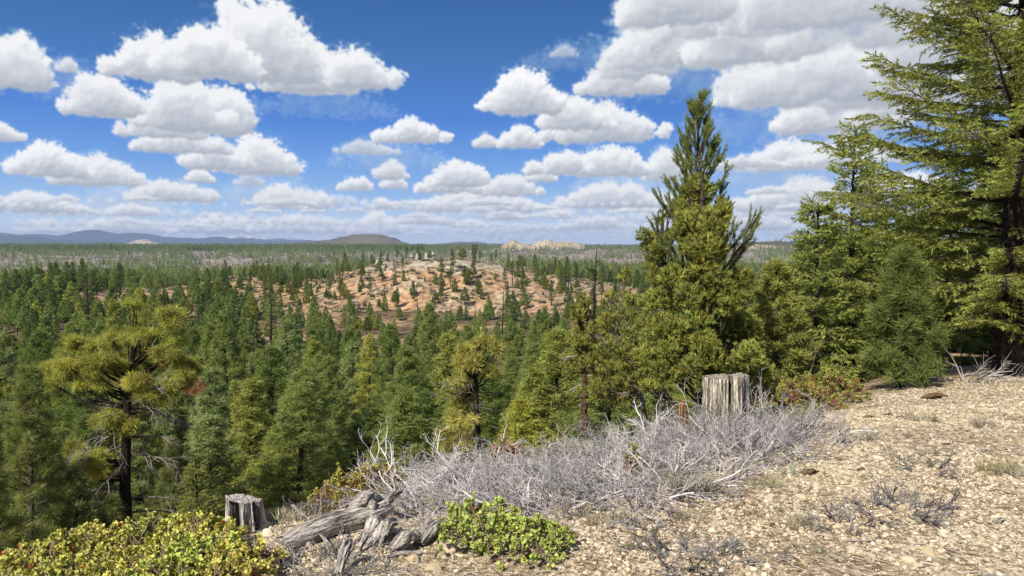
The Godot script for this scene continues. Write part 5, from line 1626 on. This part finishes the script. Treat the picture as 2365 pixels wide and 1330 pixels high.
func make_wood():
	var r = RandomNumberGenerator.new(); r.seed = 808
	var silver := Color(0.74, 0.70, 0.655)
	var grey := Color(0.33, 0.295, 0.26)
	# the split stump
	var s: Array = stump(0.215, 0.675, 41, [[-0.02, 0.075, 0.66, 0.05, 0.9], [-0.62, 0.26, 0.14, -0.66, 0.3], [0.62, 0.05, 0.2, 0.02, 0.5], [-1.2, 0.04, 0.18, 0.2, 0.5]], 0.10, Vector3(0.0, 0, 0.06), Color(0.42, 0.385, 0.315), Color(0.92, 0.87, 0.745), Color(0.03, 0.025, 0.02))
	var t = thing("tree_stump", "tall grey weathered stump split by a deep cleft in the thicket", "stump", spot(2.17, -7.5, 0.0))
	mesh_part("trunk", s[0], M.wood, t)
	mesh_part("cut_top", s[1], M.wood, t)
	# the charred stump
	s = stump(0.122, 0.235, 43, [[-0.28, 0.34, 0.45, -0.93, 1.0], [1.15, 0.20, 0.50, -0.95, 1.0], [0.5, 0.28, 0.10, -0.72, 0.25], [-0.85, 0.10, 0.2, 0.1, 0.6]], 0.62, Vector3(-0.20, 0, 0.12), Color(0.55, 0.525, 0.50), Color(1.0, 0.975, 0.94), Color(0.012, 0.011, 0.010))
	t = thing("tree_stump", "low silver stump with black charred hollows beside the leafy bush", "stump", spot(-1.91, -5.25, -0.02))
	mesh_part("trunk", s[0], M.wood, t)
	mesh_part("cut_top", s[1], M.wood, t)
	# rust brown point of rotten wood left of the split stump
	var rows := []; var cols := []
	for i in 8:
		var h := i / 7.0
		var row := PackedVector3Array(); var col := PackedColorArray()
		for j in 28:
			var a := TAU * j / 28.0
			var g := wisp.get_noise_3d(cos(a) * 4.0, sin(a) * 4.0 + 9.0, h * 1.5)
			var rad := 0.105 * pow(1.0 - h, 0.7) * (1.0 + 0.5 * g) + 0.003
			row.append(Vector3(cos(a) * rad - 0.02 * h, h * 0.60 - 0.1, sin(a) * rad * 0.6))
			col.append(Color(0.36, 0.17, 0.07).lerp(Color(0.62, 0.36, 0.17), clampf(0.5 + g * 1.5, 0, 1)))
		rows.append(row); cols.append(col)
	lay("wood_splinter", "rust brown pointed piece of rotten wood left of the split stump", "wood", skin(rows, cols), M.wood, spot(1.71, -7.35, -0.02))
	# the fallen log and its broken root end
	var a := spot(-1.39, -4.45, -0.055)
	var b := spot(-0.87, -5, -0.085)
	var along := b - a
	var local := PackedVector3Array([Vector3(0, -0.012, 0), Vector3(along.length() * 0.22, 0.012, 0.01), Vector3(along.length() * 0.5, 0.02, -0.015), Vector3(along.length() * 0.78, 0.0, 0.01), Vector3(along.length(), 0.03, 0)])
	var basis_x := along.normalized()
	var basis_z := basis_x.cross(Vector3.UP).normalized()
	t = thing("fallen_log", "grey cracked log lying on the gravel right of the charred stump", "log", a)
	t.basis = Basis(basis_x, basis_z.cross(basis_x), basis_z)
	mesh_part("trunk", gnarl(local, [0.055, 0.070, 0.074, 0.070, 0.06], 44, 51, 0.13, grey, silver), M.log, t)
	mesh_part("knot", gnarl(PackedVector3Array([Vector3(0.62, 0.03, 0.02), Vector3(0.63, 0.085, 0.03), Vector3(0.65, 0.105, 0.03)]), [0.04, 0.028, 0.018], 12, 52, 0.3, grey, silver), M.log, t)
	# pieces: [label, start, end, radii, flatness, seed, bend]
	for q in [["pale broken slab of trunk resting on the fallen log's upper end", spot(-1.08, -4.85, -0.13), spot(-0.87, -5, -0.16), [0.03, 0.062, 0.07, 0.05, 0.02], 0.55, 61, 0.05, silver * 1.15, silver * 0.7],
			["dark splintered root rising at the log's upper end", spot(-0.91, -5, -0.08), spot(-0.77, -5.15, -0.20), [0.05, 0.045, 0.028, 0.010], 0.8, 62, 0.05, grey * 0.7, grey * 1.6],
			["spiky grey root arm pointing up right at the log's end", spot(-0.88, -5, -0.08), spot(-0.8, -4.95, -0.22), [0.05, 0.035, 0.02, 0.006], 0.8, 63, 0.03, grey * 0.8, silver],
			["twisted pale root curling down in front of the log", spot(-0.86, -4.75, -0.06), spot(-0.92, -4.35, -0.02), [0.02, 0.045, 0.055, 0.04, 0.015], 0.7, 64, 0.08, grey, silver * 1.2],
			["second twisted root beside the curling root", spot(-0.76, -4.7, -0.05), spot(-0.8, -4.38, -0.02), [0.015, 0.04, 0.045, 0.03, 0.012], 0.6, 65, 0.05, grey, silver],
			["curved brown root lying between log and green bush", spot(-0.73, -4.3, -0.02), spot(-0.54, -4.45, -0.05), [0.010, 0.03, 0.042, 0.045, 0.02], 0.8, 66, 0.05, grey * 0.8, silver * 0.8],
			["layered grey wood slab beside the low green bush", spot(-0.55, -4.4, -0.03), spot(-0.41, -4.65, -0.05), [0.03, 0.06, 0.065, 0.04], 0.5, 67, 0.03, grey * 0.9, silver * 0.85],
			["dark gnarled stick standing at the frame bottom", spot(-0.96, -4, -0.01), spot(-0.91, -4.15, -0.15), [0.022, 0.030, 0.035, 0.018], 0.85, 68, 0.03, grey * 0.9, silver * 0.8],
			["thin grey branch leaning across the fallen log", spot(-1.53, -5.1, -0.15), spot(-1.05, -4.3, -0.03), [0.008, 0.010, 0.009, 0.005], 1.0, 69, 0.02, grey * 1.4, silver],
			["short pale branch on the gravel in front of the roots", spot(-0.75, -4.25, -0.015), spot(-0.54, -4.3, -0.015), [0.006, 0.013, 0.013, 0.006], 0.9, 70, 0.01, silver * 0.8, silver],
			["slender bleached branch in the gravel's litter below the log", spot(-1.25, -4.45, -0.01), spot(-1.33, -4.2, -0.01), [0.006, 0.009, 0.008, 0.004], 1.0, 71, 0.02, grey * 1.5, silver],
			["weathered board of bark at the bottom right corner", spot(2.44, -3.75, -0.01), spot(2.51, -3.62, -0.01), [0.02, 0.035, 0.03, 0.012], 0.35, 72, 0.0, grey, silver * 0.8]]:
		var p0: Vector3 = q[1]; var p1: Vector3 = q[2]
		var mid: Vector3 = p0.lerp(p1, 0.5) + Vector3(0, q[6], 0) + rv(r) * q[6] * 0.5
		var ax := (p1 - p0).normalized()
		var az := ax.cross(Vector3.UP).normalized()
		var own := Basis(ax, az.cross(ax), az)
		var back := own.inverse()
		var o = lay("wood_piece", q[0], "wood", fibrous(PackedVector3Array([Vector3.ZERO, back * (p0.lerp(mid, 0.6) - p0), back * (mid - p0), back * (mid.lerp(p1, 0.5) - p0), back * (p1 - p0)]), q[3], q[5], q[7], q[8], q[4]), M.log, p0)
		o.basis = own
	# slabs of bark and chips lying about
	for q in [["long brown bark slab on the gravel crest near the young pine", 5.18, -9, 0.20, 0.05, 0.2], ["curled dark bark piece right of the sage tuft", 2.34, -5.75, 0.085, 0.03, 0.5], ["dark bark chip right of the curled bark piece", 2.71, -5.7, 0.03, 0.02, 1.0], ["bark strip beside the grey shrub on the gravel", 3.07, -5.75, 0.05, 0.02, 0.1], ["orange bark chip on the slope below the manzanita", 3.88, -8, 0.07, 0.025, 0.1], ["thin orange bark strip above the orange chip", 4.19, -8.2, 0.08, 0.012, 0.2],
			["small orange bark flake right of the bark strip", 4.2, -8, 0.05, 0.012, 0.0], ["small dark stick on the middle of the gravel slope", 3.91, -6.6, 0.055, 0.010, 0.1], ["grey stick near the right frame edge", 4.07, -6.3, 0.06, 0.011, -0.2], ["flat grey bark flake low on the right gravel", 3.04, -4.55, 0.05, 0.02, 0.3], ["small brown bark crumb below the tuft at centre right", 1.62, -4.55, 0.02, 0.014, 0.4], ["thin stick lying in front of the spreading grey shrub", 2.07, -4.25, 0.10, 0.006, -0.15]]:
		var l: float = q[3]
		var c0 := Color(0.16, 0.10, 0.06)
		var c1 := Color(0.34, 0.22, 0.13) if not "orange" in q[0] else Color(0.50, 0.28, 0.13)
		if "grey" in q[0]:
			c0 = grey; c1 = silver * 0.75
		lay("bark_piece", q[0], "bark", gnarl(PackedVector3Array([Vector3(-l, 0, 0), Vector3(-l * 0.4, q[4] * 0.6, 0.01), Vector3(l * 0.3, q[4] * 0.4, -0.01), Vector3(l, 0.0, 0)]), [q[4] * 0.5, q[4], q[4] * 0.9, q[4] * 0.3], 12, int(l * 999), 0.9, c0, c1, 0.5), M.log, spot(q[1], q[2], -0.006), Vector3(0, q[5], 0))

func stone_shape(seedn: int, flat: float) -> ArrayMesh:
	var r = RandomNumberGenerator.new(); r.seed = seedn
	var s = SphereMesh.new()
	s.radius = 1.0; s.height = 2.0; s.radial_segments = 7; s.rings = 4
	var a = s.surface_get_arrays(0)
	var v: PackedVector3Array = a[Mesh.ARRAY_VERTEX]
	var cuts := []
	for i in 7:
		cuts.append([rv(r), r.randf_range(0.55, 0.9)])
	for i in v.size():
		var p := v[i]
		for c in cuts:
			var over: float = p.dot(c[0]) - c[1]
			if over > 0.0:
				p -= c[0] * over
		p += Vector3(fine.get_noise_3d(p.x * 4.0 + seedn, p.y * 4.0, p.z * 4.0), fine.get_noise_3d(p.x * 4.0, p.y * 4.0 + seedn, p.z * 4.0), 0) * 0.12
		v[i] = p * Vector3(1.0, flat, 0.8)
	var idx: PackedInt32Array = a[Mesh.ARRAY_INDEX]
	var out := PackedVector3Array()
	var col := PackedColorArray()
	for i in idx:
		out.append(v[i]); col.append(Color(1, 1, 1))
	return surface(out, PackedInt32Array(), col)

func make_small():
	var r = RandomNumberGenerator.new(); r.seed = 909
	# dry little shrubs and tufts on the gravel
	var dry := []
	for i in 3:
		dry.append(dead_bush_shape(740 + i, 11, 0.21, 0.8, 0.42, 3, 0.8))
	for s in [["spreading grey dry shrub in the middle of the right gravel", 2.43, -4.75, 1.05, 0], ["right half of the spreading dry shrub, taller with purplish twigs", 2.59, -4.72, 1.0, 1], ["matted grey shrub left of the spreading shrub", 2.05, -4.55, 0.85, 2], ["round dry shrub with dark base higher on the right gravel", 3.21, -5.7, 0.85, 1], ["low flattened grey shrub at the bottom of the gravel", 0.98, -4.05, 1.1, 2],
			["right end of the flattened shrub at the frame bottom", 1.19, -4.02, 0.8, 0], ["lilac grey dry shrub below the roots at the frame bottom", -1.09, -4.12, 1.05, 1], ["second lilac grey shrub right of the gnarled stick", -0.82, -4.05, 0.95, 0], ["sparse twiggy plant between stump and fallen log", -1.67, -5.3, 0.9, 2], ["twiggy dry plant beyond the fallen log", -1.5, -5.75, 1.0, 1], ["bleached dry shrub at the foot of the grey thicket", 1.16, -5.35, 0.9, 2]]:
		var t = thing("dry_shrub", s[0], "shrub", spot(s[1], s[2], 0.01), r.randf() * TAU)
		mesh_part("stems", dry[s[4]][0], M.twig, t)
		mesh_part("twigs", dry[s[4]][1], M.twig, t).set_meta("kind", "stuff")
		t.scale = Vector3(1.15, 0.85, 1.15) * s[3]
	for s in [["grey-green tuft of sage at the thicket's foot", 1.33, -5.35, 0.24, Color(0.22, 0.22, 0.15)], ["upright pale grass tuft near the curled bark", 1.86, -5.45, 0.13, Color(0.30, 0.29, 0.17)], ["bluish young plant behind the curled bark", 2.21, -5.75, 0.12, Color(0.24, 0.29, 0.21)], ["yellow-green grass tuft at the right frame edge", 3.73, -5.6, 0.16, Color(0.28, 0.26, 0.11)], ["grey grass tuft right beside the yellow-green tuft", 3.78, -5.5, 0.16, Color(0.27, 0.25, 0.19)],
			["wide dry grass patch in front of the thicket", 1.15, -4.75, 0.12, Color(0.29, 0.25, 0.17)], ["small dark green tuft in the middle of the gravel", 1.58, -4.85, 0.06, Color(0.17, 0.17, 0.10)], ["small tuft right of the dark green tuft", 1.81, -4.9, 0.06, Color(0.18, 0.18, 0.11)], ["little tuft low on the gravel right of the flattened shrub", 1.69, -4.08, 0.07, Color(0.20, 0.20, 0.14)], ["tiny tuft left of the flattened shrub", 0.69, -4.25, 0.06, Color(0.19, 0.19, 0.12)],
			["dry pale grass at the left end of the matted shrub", 1.75, -4.5, 0.14, Color(0.33, 0.29, 0.20)], ["dry grass tuft right of the round leafed bush", 0.58, -4.7, 0.13, Color(0.33, 0.29, 0.19)], ["thin dry grass in front of the thicket's middle", 0.4, -4.95, 0.14, Color(0.32, 0.28, 0.19)], ["dry grey patch of plants on the upper gravel slope", 4.25, -7.7, 0.16, Color(0.28, 0.26, 0.20)], ["faint grey plant patch near the upper right gravel", 4.62, -7.2, 0.15, Color(0.25, 0.22, 0.17)],
			["grey low tuft left on the upper gravel", 3.25, -6.75, 0.12, Color(0.22, 0.19, 0.15)], ["grey low tuft below the middle of the slope", 3.55, -6.2, 0.11, Color(0.24, 0.22, 0.17)], ["pale grass clump between the charred stump and the log", -1.64, -5.35, 0.16, Color(0.42, 0.38, 0.28)], ["pale grass clump above the fallen log", -1.56, -5.45, 0.15, Color(0.42, 0.37, 0.26)]]:
		var l := Leaves.new()
		var blades := variants(func(i): return needle_tuft(110 + i, 16, 0.9, 0.045, 0.75))
		for i in 16:
			var p := Vector3(r.randf_range(-1, 1), 0, r.randf_range(-0.7, 0.7))
			if p.length() < 1.0:
				l.put(aim(p * s[3] * 0.9, Vector3(p.x * 0.7, 1, p.z * 0.7), s[3] * r.randf_range(0.5, 1.0), r.randf() * TAU), blades[i % 5], s[4] * r.randf_range(0.75, 1.3))
		var o = lay("grass_tuft", s[0], "grass", l.mesh(), M.leaf, spot(s[1], s[2], -0.01))
	# stones that stand out, one by one
	var shapes := []
	for i in 8:
		shapes.append(stone_shape(120 + i, [0.42, 0.6, 0.75, 0.5][i % 4]))
	var marks := [["low green bush", -0.03, -4.3], ["curled bark piece", 2.34, -5.75], ["spreading grey dry shrub", 2.51, -4.75], ["flattened grey shrub", 1.08, -4.05], ["charred stump", -1.99, -5.45], ["gnarled stick", -0.93, -4.05], ["layered wood slab", -0.5, -4.75], ["bottom right corner", 2.48, -3.6], ["round dry shrub", 3.21, -5.7], ["long bark slab on the crest", 5.18, -9], ["grass at the right frame edge", 3.71, -5.5]]
	var found := {}
	var stones := []
	for s in [[-0.37, -4.35, 0.05, 2], [-1.66, -4.95, 0.055, 2], [-0.44, -4.1, 0.06, 0], [3.05, -6.1, 0.055, 4], [1.82, -5.15, 0.05, 1], [2.05, -5.2, 0.06, 0], [2.15, -3.95, 0.05, 3], [2.32, -4.05, 0.055, 4], [1.92, -4.1, 0.05, 1], [-0.58, -4.25, 0.05, 5], [-1.26, -4.5, 0.045, 2], [2.59, -4.35, 0.05, 7]]:
		stones.append(s)
	while stones.size() < 84:
		var d := sqrt(r.randf_range(3.4 * 3.4, 7.6 * 7.6))
		var x := r.randf_range(-0.33, 0.72) * d
		if beyond_rim(x, -d) > -0.15 or (x < 1.3 and d > 5.0):
			continue
		stones.append([x, -d, r.randf_range(0.018, 0.034), r.randi() % 8])
	for s in stones:
		var best: Array = marks[0]
		for m in marks:
			if pow(m[1] - s[0], 2.0) + pow(m[2] - s[1], 2.0) < pow(best[1] - s[0], 2.0) + pow(best[2] - s[1], 2.0):
				best = m
		if not found.has(best[0]):
			found[best[0]] = []
		found[best[0]].append([pow(best[1] - s[0], 2.0) + pow(best[2] - s[1], 2.0), s])
	var plain := []
	for i in 4:
		var m: StandardMaterial3D = M.stone.duplicate()
		m.albedo_color = lin([0.66, 0.74, 0.56, 0.62][i], [0.57, 0.67, 0.46, 0.52][i], [0.42, 0.54, 0.31, 0.40][i])
		plain.append(m)
	for m in found:
		found[m].sort_custom(func(p, q): return p[0] < q[0])
		for i in found[m].size():
			var s: Array = found[m][i][1]
			var kind: String = ["flat", "angular", "rounded", "flat"][s[3] % 4]
			var o = lay("stone", "pale %s stone on the gravel, %s nearest to the %s" % [kind, ordinal(i), m], "stone", shapes[s[3]], plain[r.randi() % 4], spot(s[0], s[1], -0.15 * s[2]), Vector3(r.randf_range(-0.2, 0.2), r.randf() * TAU, r.randf_range(-0.2, 0.2)), "loose stones on the gravel")
			o.scale = Vector3.ONE * s[2]
	# gravel: nobody could count it
	for sm in shapes:
		sm.surface_set_material(0, M.stone)
	var lots := []
	for i in 8:
		lots.append([])
	for i in 150000:
		var d := sqrt(r.randf_range(2.6 * 2.6, 13.5 * 13.5))
		if r.randf() < 0.45:
			d = r.randf_range(2.8, 8.5)
		var x := r.randf_range(-0.85, 0.95) * d
		var z := -d
		var s := beyond_rim(x, z)
		if s > 1.0 or r.randf() < smoothstep(-0.6, 0.8, s):
			continue
		if r.randf() < smoothstep(0.0, 0.5, fine.get_noise_2d(x * 1.6 + 7.0, z * 1.6)) * 0.85:
			continue
		var size := 0.0038 + 0.015 * pow(r.randf(), 3.8) + 0.0006 * d
		var b := Basis.from_euler(Vector3(r.randf_range(-0.5, 0.5), r.randf() * TAU, r.randf_range(-0.5, 0.5))).scaled(Vector3.ONE * size)
		var c := Color(0.71, 0.63, 0.495).lerp(Color(0.60, 0.50, 0.36), r.randf()) * r.randf_range(0.78, 1.15)
		if r.randf() < 0.10:
			c = Color(0.82, 0.76, 0.66)
		if r.randf() < 0.06:
			c = Color(0.34, 0.24, 0.15)
		lots[i % 8].append([Transform3D(b, Vector3(x, height(x, z) + size * 0.12, z)), c])
	var g = stuff("gravel", "loose pale limestone gravel covering the knoll", "gravel")
	for i in 8:
		scatter("pebbles", g, shapes[i], lots[i])
	# litter: twigs and needles
	var w := Wood.new()
	w.tube(PackedVector3Array([Vector3(-0.5, 0, 0), Vector3(0.0, 0.05, 0.06), Vector3(0.5, 0, 0)]), 0.045, 0.03, 4, Color.WHITE, Color.WHITE)
	var stick: ArrayMesh = w.mesh()
	stick.surface_set_material(0, M.twig)
	var sticks := []
	for i in 5200:
		var d := r.randf_range(3.0, 11.0)
		var x := r.randf_range(-0.8, 0.85) * d
		var s := beyond_rim(x, -d)
		if s > 1.4 or (s < -1.4 and r.randf() < 0.75 and fine.get_noise_2d(x * 1.6 + 7.0, -d * 1.6) < 0.1):
			continue
		var size := r.randf_range(0.03, 0.11)
		sticks.append([Transform3D(Basis.from_euler(Vector3(0, r.randf() * TAU, r.randf_range(-0.15, 0.15))).scaled(Vector3.ONE * size), Vector3(x, height(x, -d) + 0.008, -d)), Color(0.30, 0.22, 0.15).lerp(Color(0.45, 0.42, 0.40), r.randf()) * r.randf_range(0.6, 1.2)])
	scatter("twigs", stuff("litter", "fine dead twigs and needle litter strewn over the gravel", "litter"), stick, sticks)
